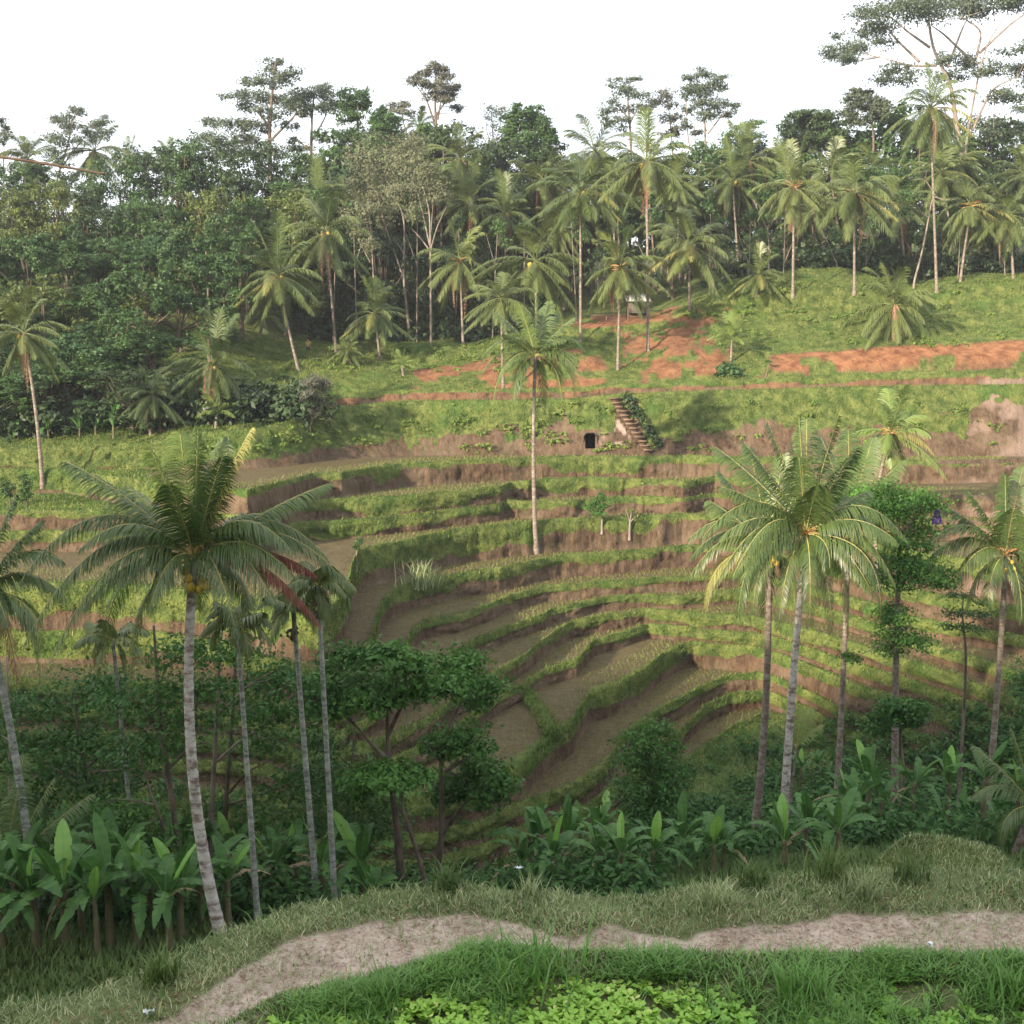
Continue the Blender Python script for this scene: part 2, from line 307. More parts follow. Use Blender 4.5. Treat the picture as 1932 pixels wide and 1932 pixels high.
# how far down each face the grass hangs, over u
GD = [
 [(-900,1),(560,1),(600,.6),(750,.15),(1140,.1),(1200,.3),(1280,.25),(1500,.5),(1932,.4)],
 [(-900,1),(370,1),(450,.72),(560,.72),(700,.8),(850,.78),(1020,.62),(1065,.15),(1085,.7),(1150,.7),(1165,.1),(1200,.1),(1215,.85),(1300,.75),(1450,.6),(1600,.75),(1700,.7),(1810,.65),(1850,.05),(1932,.05)],
 [(-900,.9),(260,.9),(330,.3),(450,.1),(700,.1),(715,.75),(750,.75),(765,.12),(1000,.15),(1060,.8),(1200,.85),(1230,.35),(1300,.3),(1500,.1),(1932,.1)],
 [(-900,.15),(400,.12),(560,.15),(640,.4),(700,.8),(880,.75),(890,.3),(1000,.25),(1020,.7),(1150,.8),(1200,.35),(1260,.3),(1500,.2),(1932,.1)],
 [(-900,.2),(560,.5),(640,.85),(800,.8),(880,.5),(1000,.4),(1110,.35),(1230,.5),(1300,.1),(1932,.1)],
 [(-900,.5),(300,.6),(560,.6),(680,.9),(1000,.92),(1060,.45),(1230,.7),(1250,.1),(1400,.1),(1700,.5),(1932,.5)],
 [(-900,.6),(700,.6),(760,.85),(950,.5),(1060,.35),(1150,.6),(1230,.65),(1260,.15),(1400,.2),(1700,.7),(1932,.7)],
 [(-900,.5),(770,.6),(900,.4),(1100,.3),(1180,.7),(1200,.6),(1220,.2),(1400,.3),(1700,.8),(1932,.7)],
 [(-900,.4),(900,.45),(1000,.45),(1150,.2),(1250,.8),(1400,.95),(1700,.8),(1932,.7)],
 [(-900,.4),(1000,.4),(1080,.6),(1130,.6),(1150,.2),(1220,.6),(1300,.95),(1450,.95),(1932,.8)],
 [(-900,.4),(1000,.35),(1080,.3),(1130,.25),(1200,.8),(1400,.85),(1500,.9),(1932,.8)],
 [(-900,.7),(1000,.8),(1060,.8),(1140,.95),(1250,.95),(1300,.75),(1420,.3),(1500,.3),(1932,.7)],
 [(-900,.7),(1100,.6),(1200,.45),(1300,.4),(1420,.25),(1560,.5),(1932,.8)],
 [(-900,.8),(1200,.5),(1400,.7),(1560,.8),(1932,.9)],
 [(-900,.95),(1932,.95)],
]
YY, ZZ, GR, MU, RE, PA = [], [], [], [], [], []
def emit(y, z, g, m=0.0, r=0.0, p=0.0):
    YY.append(np.array(y, float)); ZZ.append(np.array(z, float))
    for lst, a in ((GR, g), (MU, m), (RE, r), (PA, p)): lst.append(np.broadcast_to(np.asarray(a, float), (NC,)).copy())
uc = SC * FP * CP + CU
emit(np.full(NC, 262.), np.full(NC, 18.), 1)
far = [row_y(p) for p in FAR]
redmask = sstep(uc, 1030, 1090)
for i, (y, z) in enumerate(far):
    if i == 0: emit(y, z, 1)
    else:
        y0, z0 = far[i - 1]; n = [0, 3, 8, 12, 14, 3][i]
        for k in range(1, n + 1):
            t = k / n; yy = y0 + (y - y0) * t; zz = z0 + (z - z0) * t
            x = SC * yy; nn = fbm(x * .35, zz * .9 + yy * .3, 11); n2 = fbm(x * 1.2, zz * 2.5 + yy, 12)
            g = np.ones(NC); r = np.zeros(NC)
            if i == 3:      # forest edge and the slope under it
                uj = uc + (nn - .5) * 160; bare = sstep(uj, 1000, 1070) * (1 - sstep(uj, 1235, 1320)); g = 1 - bare * 0.95; r = bare * .8
                zz = zz + (nn - .5) * 1.0
            if i == 4:      # the bank above the path: red scarp
                if t < 1: yy = y0 + (y - y0) * (t ** 1.5); 
                uj = uc + (n2 - .5) * 150 + (nn - .5) * 90; bare = np.maximum(sstep(uj, 1110, 1230) * (1 - sstep(uj, 1290, 1370)) * sstep(t + nn * .5, .25, .4), 0)
                bare = np.maximum(bare, sstep(uj, 1010, 1050) * (1 - sstep(uc, 1120, 1150)) * sstep(t + nn * .3, .85, 1.0) )
                bare = np.maximum(bare, sstep(uc, 760, 800) * (1 - sstep(uc, 900, 1000)) * sstep(t + nn * .5, .9, 1.05))
                g = 1 - bare; r = bare * 0.8; zz = zz + (nn - .5) * 1.6 * (1 - t)
                yy = yy + (n2 - .5) * 1.2 * (t < 1)
            if i == 5:
                sc_ = sstep(uc, 740, 800) * (1 - sstep(uc, 1120, 1180)) * .85 + sstep(uc, 1400, 1480)
                g = 1 - np.clip(sc_ * sstep(nn, .25, .4) + sstep(uc, 1170, 1230) * (1 - sstep(uc, 1340, 1400)) * .8, 0, 1); r = (1 - g)
            if i in (3, 4, 5): pt = sstep(fbm(SC * yy * .55, zz * 1.9 + yy * .3, 14) + (n2 - .5) * .3, .50, .62) * (1 - .75 * sstep(uc, 1400, 1450)); g = np.maximum(g, pt * .75)
            emit(yy, zz, g, 0, r)
prev_y, prev_z = far[-1]
FOOT = []; EDGE = []
for k, (nm, (y, z)) in enumerate(L):
    # edge wobble, kept behind the level above
    x = SC * y
    y = y + (fbm(x * .45, np.full(NC, k * 7.3), 30 + k) - .5) * (.9 if k > 4 else .8 if k > 1 else .5) + (fbm(x * 1.4, np.full(NC, k * 3.7), 44 + k) - .5) * (.22 if k > 3 else .1)
    gap = 0.9 if k > 1 else 0.25
    run_above = 0
    if k == 0: foot = np.minimum(prev_y - 0.25, y + 1.4)
    else:
        h = EDGE[-1][1] - z
        slope = 0.22 if k > 2 else .75
        foot = EDGE[-1][0] - np.clip(h * slope, .12, 6)
        if k > 2: foot = foot + (fbm(x * .9, np.full(NC, 3.1 * k), 60 + k) - .6) * .5
    y = np.minimum(y, foot - gap * (0.55 if k > 2 else 1))
    foot = np.maximum(foot, y + .3)
    if k > 0:                                        # the face from the edge above down to this tread
        ey, ez = EDGE[-1]; gd = ofu(GD[k - 1]) * (1 - (.36 if k > 5 else .12) * sstep(uc, 600, 760)) + (.04 * (1 - sstep(uc, 520, 640)) if k > 5 else 0); nr = 16 if k == 2 else 9
        for j in range(1, nr + 1):
            t = j / nr; zz = ez - .10 - (ez - .10 - (z - .12)) * t; bulge = math.sin(t * math.pi)
            yy = ey + (foot - ey) * (t if k > 2 else t ** 1.1)
            xx = SC * yy; n1 = fbm(xx * .8, zz * 1.1 + k * 9, 71); n2 = fbm(xx * 2.6, zz * 3.0, 72, 3)
            g = sstep(gd + (n1 - .5) * .7 + (n2 - .5) * .25, t - .10, t + .10)
            lump = (n1 - .5) * (.8 if k == 2 else .6) + (n2 - .5) * .38
            yy = yy + lump * (1 - abs(2 * t - 1) ** 3) - .12 * g * (t < .9)
            hole = np.zeros(NC)
            r = sstep(uc, 1230, 1500) * .10 * sstep(n1, .4, .6) + (.4 if k == 1 else .05) * (1 - sstep(n1, .4, .7))
            p = (sstep(uc, 1120, 1150) * (1 - sstep(uc, 1195, 1205)) * sstep(n2, .5, .62) * (.4 < t < .85)) if k == 2 else np.zeros(NC)
            p = np.maximum(p, sstep(uc, 1790, 1850) * sstep(n1, .42, .62) * .35 * (1 if k < 7 else 0))
            emit(yy, zz, g, 0, r, p)
    tr = 1.0
    isup = k < 2
    for t in (0.02, .33, .66):
        yy = foot + (y + .55 - foot) * t
        yy = np.maximum(yy, y + .12 + (1 - t) * .05)
        n1 = fbm(SC * yy * .5, yy * .5, 90)
        if isup: emit(yy, z - .1 + 0 * yy, .35 + .5 * sstep(n1, .35, .6), 0, .35)
        else:
            leftlawn = (1 - sstep(uc, 250, 330)) * (1 if k in (2, 3) else 0)
            emit(yy, z - .12 + 0 * yy, (.15 if t == .02 else 0) + .8 * leftlawn, 1 - leftlawn)
    wdt = np.minimum(.42, np.maximum(.1, (foot - y) * .6)) * (.7 + .6 * fbm(SC * y * .7, np.full(NC, k * 3.3), 95))
    lump = (fbm(SC * y * 1.6, np.full(NC, k * 5.3), 97) - .5) * .14
    gb = 1 - sstep(uc + 60 * (lump / .14), 1740, 1790) * .85 * (2 <= k <= 4)
    emit(y + wdt, z - .10, .9 * gb); emit(y + wdt * .75, z + .07 + lump, gb); emit(y + wdt * .35, z + .12 + lump, gb); emit(y + .02, z + .03 + lump, gb); emit(y - .06, z - .10, gb)
    EDGE.append((y - .06, z)); FOOT.append(foot)
# valley floor and the near slope (given by distance and height, left / middle / right)
ly, lz = EDGE[-1]
NEAR = [  # y, z at u = -900, 300, 900, 1300, 1700, 2800
 (43.5, (-21.4, -21.4, -21.6, -21.4, -20.6, -20.0), 1),
 (39.0, (-20.0, -20.0, -20.4, -19.0, -17.3, -17.0), 1),
 (35.0, (-17.6, -17.6, -17.8, -16.4, -15.3, -15.3), 1),
 (30.0, (-14.9, -14.9, -15.2, -13.9, -13.4, -13.4), 1),
 (25.5, (-13.2, -13.2, -13.1, -12.3, -12.0, -12.0), 1),
 (21.6, (-12.0, -12.0, -11.9, -11.2, -11.0, -11.0), 1),
 (19.0, (-11.8, -11.8, -11.3, -10.5, -10.2, -10.2), 1),
 (15.5, (-10.2, -10.2, -9.8, -9.3, -9.0, -9.0), 1),
 (12.6, (-8.2, -8.2, -7.8, -7.6, -7.4, -7.4), 1),
]
NU = (-900, 300, 900, 1300, 1700, 2800)
FAR_END = len(YY)
py, pz = ly, lz
for (yy_, zs, g) in NEAR:
    zz_ = ofu(list(zip(NU, zs))); yy_ = np.minimum(np.full(NC, yy_), py - .8)
    for t in (.25, .5, .75, 1.):
        y = py + (yy_ - py) * t; z = pz + (zz_ - pz) * t
        x = SC * y
        mound = 2.15 * np.exp(-(((x - 5.75) / 1.45) ** 2 + ((y - 14.8) / 1.3) ** 2) ** 1.5)
        emit(y, z + (fbm(x * .5, y * .5, 130) - .5) * .8 + mound, 1)
    py, pz = yy_, zz_
# the ledge with the footpath, in front of the camera
def zr(pts, z):
    return row_z(pts, z)[0]
eL = zr([(-900,2040),(-300,1960),(0,1905),(150,1880),(280,1828),(420,1764),(560,1704),(700,1684),(850,1670),(1000,1684),(1200,1694),(1400,1658),(1640,1642),(1932,1640),(2800,1640)], -5.0)
p1 = zr([(-900,2150),(0,2000),(300,1925),(430,1850),(520,1790),(640,1745),(780,1722),(900,1728),(1000,1752),(1150,1752),(1280,1762),(1400,1756),(1600,1722),(1932,1728),(2800,1730)], -5.0)
p2 = zr([(-900,2260),(200,2040),(420,1935),(520,1892),(640,1872),(760,1842),(900,1800),(1000,1800),(1250,1808),(1400,1812),(1600,1815),(1932,1822),(2800,1822)], -5.0)
NEAR_END = len(YY)
def led(y, z, g):
    x = SC * y
    z = z + (fbm(x * 1.1, y * 1.1, 150) - .5) * .16 + (fbm(x * 5, y * 5, 151) - .5) * .045
    emit(y, z, g)
led(eL + .35, -5.75, 1); led(eL + .12, -5.25, 1)
for t in (0, .2, .4, .6, .8): led(eL + (p1 - eL) * t, -5.0 + .03 * t, 1 - .25 * t)
PATH0 = len(YY)
pathg = lambda y: .95 * sstep(uc, 990, 1050) * (1 - sstep(uc, 1100, 1160)) * .4 + .25 * np.exp(-((uc - 1330) / 45) ** 2)
for t in np.linspace(0, 1, 14):
    y = p1 + (p2 - p1) * t; led(y, -4.99 - .04 * math.sin(t * math.pi), np.clip(.75 * abs(2 * t - 1) ** 2.2 + pathg(y) + (fbm(SC * y * 2.4, y * 3.0, 155) - .5) * .8 - .12, 0, 1))
PATH1 = len(YY)
for t in (.15, .3, .5, .75, 1.): led(p2 + (np.minimum(p2 - .3, 6.9) - p2) * t, -5.0 - .26 * t, np.clip(.6 + t, 0, 1))
q = np.minimum(p2 - .3, 6.9)
led(q - 1.2, -5.1, 1); emit(np.full(NC, 4.6), np.full(NC, -4.9), 1); emit(np.full(NC, 3.6), np.full(NC, -3.7), 1); emit(np.full(NC, 3.0), np.full(NC, -2.6), 1); emit(np.full(NC, 2.4), np.full(NC, -1.75), 1)
YY = np.array(YY); ZZ = np.array(ZZ); GR = np.array(GR); MU = np.array(MU); RE = np.array(RE); PA = np.array(PA)
YY = np.minimum.accumulate(YY + 0.0, axis=0) if False else YY
XX = SC[None, :] * YY
VV = np.stack([XX, YY, ZZ], -1)
def pixv(c):
    b = (c[..., 2] * CP + c[..., 1] * SP) / (c[..., 1] * CP - c[..., 2] * SP); a = c[..., 0] / (c[..., 1] * CP - c[..., 2] * SP)
    return a * FP + CU, CV - b * FP
def sub(name, r0, r1, mat, label_kind='structure'):
    V = VV[r0:r1 + 1].reshape(-1, 3); n = r1 - r0
    i = np.arange(n)[:, None] * NC; j = np.arange(NC - 1)[None, :]
    Q = np.stack([i + j, i + NC + j, i + NC + j + 1, i + j + 1], -1).reshape(-1, 4)
    if name == 'terraced_hillside':                 # the hollow in the earth wall is a real opening
        c = V[Q].mean(1); u_, v__ = pixv(c); inside = (abs(u_ - 1113) < 9.5) & (abs(v__ - 834) < 12) & (c[:, 1] > 80) & (c[:, 1] < 92)
        global HOLE_C; HOLE_C = c[inside].mean(0); Q = Q[~inside]
    me = mesh(name, V, Q, mat, {'grass': GR[r0:r1 + 1].ravel(), 'mud': MU[r0:r1 + 1].ravel(), 'red': RE[r0:r1 + 1].ravel(), 'pale': PA[r0:r1 + 1].ravel()}, True)
    return link(name, me, kind='structure')
FOREST_END = 1 + 1 + 3 + 8
sub('forest_floor', 0, FOREST_END, M['earth'])
sub('terraced_hillside', FOREST_END, FAR_END, M['earth'])
sub('valley_slope', FAR_END, NEAR_END, M['earth'])
sub('grass_bank', NEAR_END, PATH0, M['bank'])
sub('dirt_path', PATH0, PATH1, M['bank'])
sub('paddy_edge', PATH1, len(YY) - 1, M['bank'])
# hill behind the camera: it shades the near side of the valley
ys = np.array([3.2, 2.4, 1.0, -4, -8, -14, -20, -26, -32, -38, -44, -60, -90]); zs = np.array([-3.6, -1.76, -1.6, -1.5, 0, 5, 11, 17, 20, 24, 25.6, 25, 13])
xs = np.linspace(-260, 160, 211); hx, hy = np.meshgrid(xs, ys)
hz = np.repeat(zs[:, None], len(xs), 1) + (fbm(hx * .12, hy * .12, 170) - .5) * 6 * sstep(-hy, 6, 30)
i = np.arange(len(ys) - 1)[:, None] * len(xs); j = np.arange(len(xs) - 1)[None, :]
me = mesh('hill', np.stack([hx, hy, hz], -1).reshape(-1, 3), np.stack([i + j, i + len(xs) + j, i + len(xs) + j + 1, i + j + 1], -1).reshape(-1, 4), M['earth'], {'grass': np.ones(hx.size)}, True)
link('hill', me, kind='structure')
# ground height and where a view ray meets the ground
DS = SC
def ground(x, y):
    s = x / y; c = int(np.clip(np.searchsorted(SC, s), 0, NC - 1))
    return float(np.interp(-y, -np.minimum.accumulate(YY[:, c]), ZZ[:, c]))
def gp(u, Y):
    p = at(u, CV, Y); x = (u - CU) / FP * Y * 1.0
    x = p[0]; return np.array((x, Y, ground(x, Y)))
def hit(u, v, y0=6.0, y1=400.0):
    y = y0; pz_ = None
    while y < y1:
        p = at(u, v, y)
        if p[2] <= ground(p[0], y):
            a, b = y / 1.01, y
            for _ in range(14):
                m_ = (a + b) / 2; q_ = at(u, v, m_)
                if q_[2] <= ground(q_[0], m_): b = m_
                else: a = m_
            q_ = at(u, v, b); return np.array((q_[0], b, ground(q_[0], b)))
        y *= 1.01
    return None
# ------------------------------------------------------------------ grass on the terraces
rng = np.random.default_rng(5)
def blades(name, P, L_, W_, mat, tint, lean=0.5, outward=None, seg=1, kind='stuff', label=None, cat=None, up=1.0):
    n = len(P); az = rng.uniform(0, 2 * np.pi, n); ln = L_ * rng.uniform(.5, 1.3, n)
    d = np.stack([np.cos(az) * lean, np.sin(az) * lean, np.full(n, up)], 1) * rng.uniform(.4, 1.4, (n, 1)) ** np.array([1, 1, 0])
    if outward is not None: d = d + outward
    d /= np.linalg.norm(d, axis=1)[:, None]
    sd = np.stack([-np.sin(az), np.cos(az), np.zeros(n)], 1); wd = (W_ * rng.uniform(.6, 1.3, n))[:, None]
    if seg == 1:
        V = np.stack([P - sd * wd, P + sd * wd, P + d * ln[:, None]], 1).reshape(-1, 3); F = np.arange(3 * n).reshape(-1, 3); k = 3
        FF = [F]
    else:
        m_ = P + d * ln[:, None] * .55; dd = d * np.array([1.6, 1.6, .55]); dd /= np.linalg.norm(dd, axis=1)[:, None]
        tip = m_ + dd * ln[:, None] * .5
        V = np.stack([P - sd * wd, P + sd * wd, m_ + sd * wd * .8, m_ - sd * wd * .8, tip], 1).reshape(-1, 3); k = 5
        b = np.arange(n)[:, None] * 5
        FF = [b + np.array([0, 1, 2, 3]), b + np.array([3, 2, 4])]
    me = mesh(name, V, FF, mat, {'tint': np.repeat(tint, k)})
    return link(name, me, label=label, cat=cat, kind=kind)
def sample(r0, r1, n, dens, smin=-.5, smax=.5):
    cols = np.where((SC[:-1] > smin) & (SC[:-1] < smax))[0]; c0, c1 = cols[0], cols[-1] + 1
    A = VV[r0:r1, c0:c1]; B = VV[r0 + 1:r1 + 1, c0:c1]; C = VV[r0 + 1:r1 + 1, c0 + 1:c1 + 1]; D = VV[r0:r1, c0 + 1:c1 + 1]
    ar = np.linalg.norm(np.cross(C - A, D - B), axis=-1) / 2
    g = (GR[r0:r1, c0:c1] + GR[r0 + 1:r1 + 1, c0:c1]) / 2
    wgt = ar * dens(g, (A + C) / 2); wgt = wgt.ravel() / wgt.sum()
    idx = rng.choice(len(wgt), n, p=wgt); a = rng.random((n, 1)); b = rng.random((n, 1))
    A, B, C, D = (q.reshape(-1, 3)[idx] for q in (A, B, C, D))
    return (A * (1 - a) + B * a) * (1 - b) + (D * (1 - a) + C * a) * b
P = sample(FOREST_END, FAR_END, 260000, lambda g, c: (g > .55) * 1.0 * np.clip(60 / c[..., 1], .4, 1.4))
t_ = np.clip((fbm(P[:, 0] * .5, P[:, 1] * .5 + P[:, 2], 200) - .5) * 2.2 + .35 + rng.normal(0, .18, len(P)), 0, .89); t_ = np.where(rng.random(len(P)) < .06, 1, t_)
blades('terrace_grass', P, np.where(rng.random(len(P)) < .25, .26, .12), .03, M['grass_far'], t_, .7, np.array((0, -.5, 0)), label='short green grass covering the terrace banks and rims', cat='grass')
P = sample(FAR_END, NEAR_END, 200000, lambda g, c: 1.0 * np.clip(30 / c[..., 1], .5, 4) ** 1.9)
t_ = np.clip(fbm(P[:, 0] * .5, P[:, 1] * .5, 201) * .9 - .2 + rng.random(len(P)) * .3, 0, .89)
blades('valley_undergrowth', P, np.interp(P[:, 1], [12, 17, 22], [.07, .10, .30]), np.interp(P[:, 1], [12, 17, 22], [.007, .010, .032]), M['grass'], t_, .8, label='dark low undergrowth on the shaded valley slopes', cat='undergrowth')
# rice seedlings in rows on the flooded treads
pts = []
for k in range(2, len(L)):
    ek, fk = EDGE[k][0], FOOT[k]
    for o in np.arange(.6, 5.2, .30):
        x = np.arange(-36, 36, .26); y = np.interp(x / 65, SC, ek) + o
        for _ in range(3): y = np.interp(x / y, SC, ek) + o
        ok = (y < np.interp(x / y, SC, fk) - .15) & (abs(x / y) < .5)
        ok &= ~((k in (2, 3)) & (x / y < -.31))
        x, y = x[ok], y[ok]; pts.append(np.stack([x + rng.normal(0, .04, len(x)), y + rng.normal(0, .04, len(x)), np.full(len(x), L[k][1][1][0] - .12)], 1))
P = np.concatenate(pts); P = np.repeat(P, 3, 0) + rng.normal(0, .035, (3 * len(P), 3)) * (1, 1, 0)
blades('rice_seedlings', P, .15, .018, M['rice'], rng.random(len(P)), .45, label='young yellow green rice seedlings in rows on the terrace treads', cat='rice')
# near ledge grass
def ledge(name, n, dens, r0, r1, Lb, Wb, mat, lean, lab, seg=2, smax=.5):
    P = sample(r0, r1, n, dens, -.5, smax); t = np.clip(fbm(P[:, 0] * 2, P[:, 1] * 2, 210) * .9 - .15 + rng.random(len(P)) * .35, 0, .89)
    t = np.where(rng.random(len(P)) < .05, 1, t)
    return blades(name, P, Lb, Wb, M[mat], t, lean, seg=seg, label=lab, cat='grass')
ledge('path_side_grass', 170000, lambda g, c: np.where(g > .45, .3 + fbm(c[..., 0] * 2.5, c[..., 1] * 2.5, 5) ** 2 * 3, .03 + .5 * sstep(fbm(c[..., 0] * 2.2, c[..., 1] * 2.2, 8), .5, .62)), NEAR_END - 6, PATH1, .075, .0036, 'grass_dry', .9, 'short trampled grass between the footpath and the ledge rim')
ledge('rim_grass', 26000, lambda g, c: np.where(g > .6, fbm(c[..., 0] * 1.5, c[..., 1] * 1.5, 6) ** 3, 0), NEAR_END - 3, PATH0, .13, .006, 'grass', 1.0, 'longer tufts of grass along the rim of the ledge')
def llim(u): return np.interp(u, [300, 500, 800, 1000, 1150, 1330, 1500, 1700, 1932, 2100], [1960, 1925, 1895, 1868, 1840, 1856, 1872, 1860, 1850, 1850])
def lushd(g, c):
    u, v = pixv(c); return (.12 + fbm(c[..., 0] * 1.7, c[..., 1] * 1.7, 7) ** 3 * 6) * np.where(v > llim(u), np.where(fbm(u / 38, v / 26, 333, 3) < np.where(u < 1350, .40, .50), .55, .03), 1.0)
ledge('short_grass', 60000, lambda g, c: lushd(g, c) ** .5 * (lushd(g, c) > .08), PATH1 - 3, len(YY) - 6, .06, .006, 'grass', .9, 'short grass running down from the footpath to the paddy edge')
ledge('lush_grass', 22000, lushd, PATH1 - 1, len(YY) - 6, .17, .006, 'grass_lush', 1.0, 'lush green grass growing below the footpath')
P = sample(PATH0 - 2, PATH1 + 1, 9000, lambda g, c: 1.0 + 0 * g); n_ = len(P); az = rng.uniform(0, 6.28, n_); dd = np.stack([np.cos(az), np.sin(az), rng.uniform(0, .25, n_)], 1); sd = np.stack([-np.sin(az), np.cos(az), np.zeros(n_)], 1) * rng.uniform(.0015, .004, (n_, 1)); ln = rng.uniform(.015, .07, (n_, 1)); P = P + (0, 0, .006)
me = mesh('path_straw', np.stack([P - sd, P + sd, P + dd * ln], 1).reshape(-1, 3), np.arange(3 * n_).reshape(-1, 3), M['dead'], {'tint': np.repeat(rng.random(n_), 3)}); link('path_straw', me, label='dry straw and leaf bits scattered on the footpath', cat='straw', kind='stuff')
P = sample(PATH0, PATH1, 1300, lambda g, c: .2 + sstep(fbm(c[..., 0] * 1.5, c[..., 1] * 1.5, 88), .45, .65)); gp_ = G()
for q in P:
    s_ = rng.uniform(.003, .014); v_, _, q_ = box_arr(q, (s_, s_ * rng.uniform(.6, 1), s_ * .5), rng.uniform(0, 3)); gp_.add(v_ + rng.normal(0, s_ * .25, v_.shape), None, q_, rng.random())
link('path_crumbs', gp_.me('path_crumbs', M['crumb'], True), label='small crumbs of dried earth lying on the footpath', cat='earth crumbs', kind='stuff')
# pale leafy floating plants at the bottom of the picture
gl = G(); cnt = 0
while cnt < 3000:
    u = rng.uniform(500, 2000); v = rng.uniform(1835, 2050)
    lim = float(llim(u))
    if v < lim + rng.normal(0, 8): continue
    if fbm(u / 38, v / 26, 333, 3) < (.40 if u < 1350 else .50): continue
    p = atz(u, v, -5.10); cnt += 1
    nl = rng.integers(4, 8); a0 = rng.uniform(0, 6.28); r = rng.uniform(.022, .045); tt = rng.random() * .4 + (.42 if u < 1330 else 0) + .1 * rng.random()
    for q in range(nl):
        a = a0 + q * 6.28 / nl; d = np.array((math.cos(a), math.sin(a), 0)); s = np.array((-d[1], d[0], 0)); h = rng.uniform(.3, 1.1)
        b = p + (0, 0, rng.uniform(0, .07)); upv = np.array((0, 0, 1.0))
        gl.add([b, b + d * r * .5 + s * r * .42 + upv * h * r * .5, b + d * r * 1.1 + s * r * .5 + upv * h * r * .95, b + d * r * 1.35 + upv * h * r, b + d * r * 1.1 - s * r * .5 + upv * h * r * .95, b + d * r * .5 - s * r * .42 + upv * h * r * .5, b + d * r * .8 + upv * h * r * .55],
               T=[(0, 1, 6), (1, 2, 6), (2, 3, 6), (3, 4, 6), (4, 5, 6), (5, 0, 6)], tint=min(1, tt + rng.random() * .12))
link('leafy_ground_cover', gl.me('leafy_ground_cover', M['lettuce'], False), label='pale yellow green round leafed plants massed at the paddy edge', cat='water plants', kind='stuff')
# ------------------------------------------------------------------ palms
def frond(g, C, P1, T, ll, n, wd, rng, droop=.5, tint=None, ang=.55, segs=2, gr=None, rr=.02, start=.12):
    """one feather leaf along a curve C..T: g takes the leaflets, gr the midrib"""
    pts = bez(C, P1, T, 14); v_, t_, q_ = tube_arr(pts, np.linspace(rr, rr * .25, 14), 4)
    (gr or g).add(v_, t_, q_, .8)
    t = np.repeat(np.linspace(start, .995, n), 2) + rng.normal(0, .004, 2 * n); t = np.clip(t, 0, 1)[:, None]
    side = np.tile([1.0, -1.0], n)[:, None]
    p = (1 - t) ** 2 * C + 2 * t * (1 - t) * P1 + t * t * T
    tg = 2 * (1 - t) * (P1 - C) + 2 * t * (T - P1); tg /= np.linalg.norm(tg, axis=1)[:, None] + 1e-9
    upv = np.array((0, 0, 1.0)) + 1e-3; sd = np.cross(tg, upv); nn = np.linalg.norm(sd, axis=1)[:, None]
    hz = T - C; alt = np.array((-hz[1], hz[0], 0)); alt = alt / (np.linalg.norm(alt) + 1e-6)
    sd = np.where(nn < .15, alt, sd / (nn + 1e-9)); nrm = np.cross(sd, tg)
    l = ll * (np.sin(np.pi * np.clip(.14 + .80 * t, 0, 1)) ** .7) * rng.uniform(.85, 1.12, (2 * n, 1))
    d = sd * side * math.cos(ang) + tg * (math.sin(ang) + .35 * t) + nrm * .25 * (1 - t) + rng.normal(0, .07, (2 * n, 3))
    d[:, 2] -= droop * .35; d /= np.linalg.norm(d, axis=1)[:, None]
    d2 = d.copy(); d2[:, 2] -= droop * 1.2; d2 /= np.linalg.norm(d2, axis=1)[:, None]
    m_ = p + d * l * .5; tip = m_ + d2 * l * .5; w_ = tg * wd
    tt = rng.random(2 * n) * .5 + (rng.random() * .4 if tint is None else tint)
    if segs == 1:
        V = np.stack([p - w_ * .6, p + w_ * .6, m_ + w_ * .7, tip, m_ - w_ * .7], 1).reshape(-1, 3); b = np.arange(2 * n)[:, None] * 5
        g.add(V, np.concatenate([b + np.array([4, 2, 3])]), np.concatenate([b + np.array([0, 1, 2, 4])]), np.repeat(np.clip(tt, 0, .89), 5))
    else:
        d3 = d2.copy(); d3[:, 2] -= droop * .9; d3 /= np.linalg.norm(d3, axis=1)[:, None]
        m1 = p + d * l * .35; m2 = m1 + d2 * l * .35; tip = m2 + d3 * l * .32
        V = np.stack([p - w_ * .5, p + w_ * .5, m1 + w_, m1 - w_, m2 + w_ * .75, m2 - w_ * .75, tip], 1).reshape(-1, 3); b = np.arange(2 * n)[:, None] * 7
        g.add(V, b + np.array([5, 4, 6]), np.concatenate([b + np.array([0, 1, 2, 3]), b + np.array([3, 2, 4, 5])]), np.repeat(np.clip(tt, 0, .89), 7))
def rand_frond_pts(rng, az, el, Lg):
    """control points of a frond leaving the crown at elevation el (deg), then bending down"""
    e = R(el); h = np.array((math.cos(az), math.sin(az), 0)); s0 = h * math.cos(e) + np.array((0, 0, math.sin(e)))
    P1 = s0 * Lg * .55; dr = (.95 - .55 * abs(el - 10) / 80) * Lg * .5 if el < 70 else .12 * Lg
    T = s0 * Lg * .92 - np.array((0, 0, dr)) * (1 if el > -20 else .5) + h * .0
    return P1, T
CROWN = []
def far_crown(seed, nf=24, young=False, thin=False):
    r = np.random.default_rng(seed); g = G(); Z = np.zeros(3)
    for k in range(nf):
        f = k / (nf - 1); az = k * 2.399 + r.normal(0, .25)
        el = 78 - 132 * f ** .8 + r.normal(0, 13) if not young else 80 - 70 * f + r.normal(0, 8)
        Lg = (1.0 + .17 * r.normal()) * (.8 + .25 * math.sin(math.pi * min(1, f + .3)))
        P1, T = rand_frond_pts(r, az, el, Lg)
        frond(g, Z, P1, T, .27, 36, .0135, r, droop=.5 + .6 * f, segs=1, rr=.011, start=.14, ang=.9 - .3 * f)
        if r.random() < .08: pass
    return g
def crown_mesh(seed, mat, **k): return far_crown(seed, **k).me('palm_crown', M[mat])
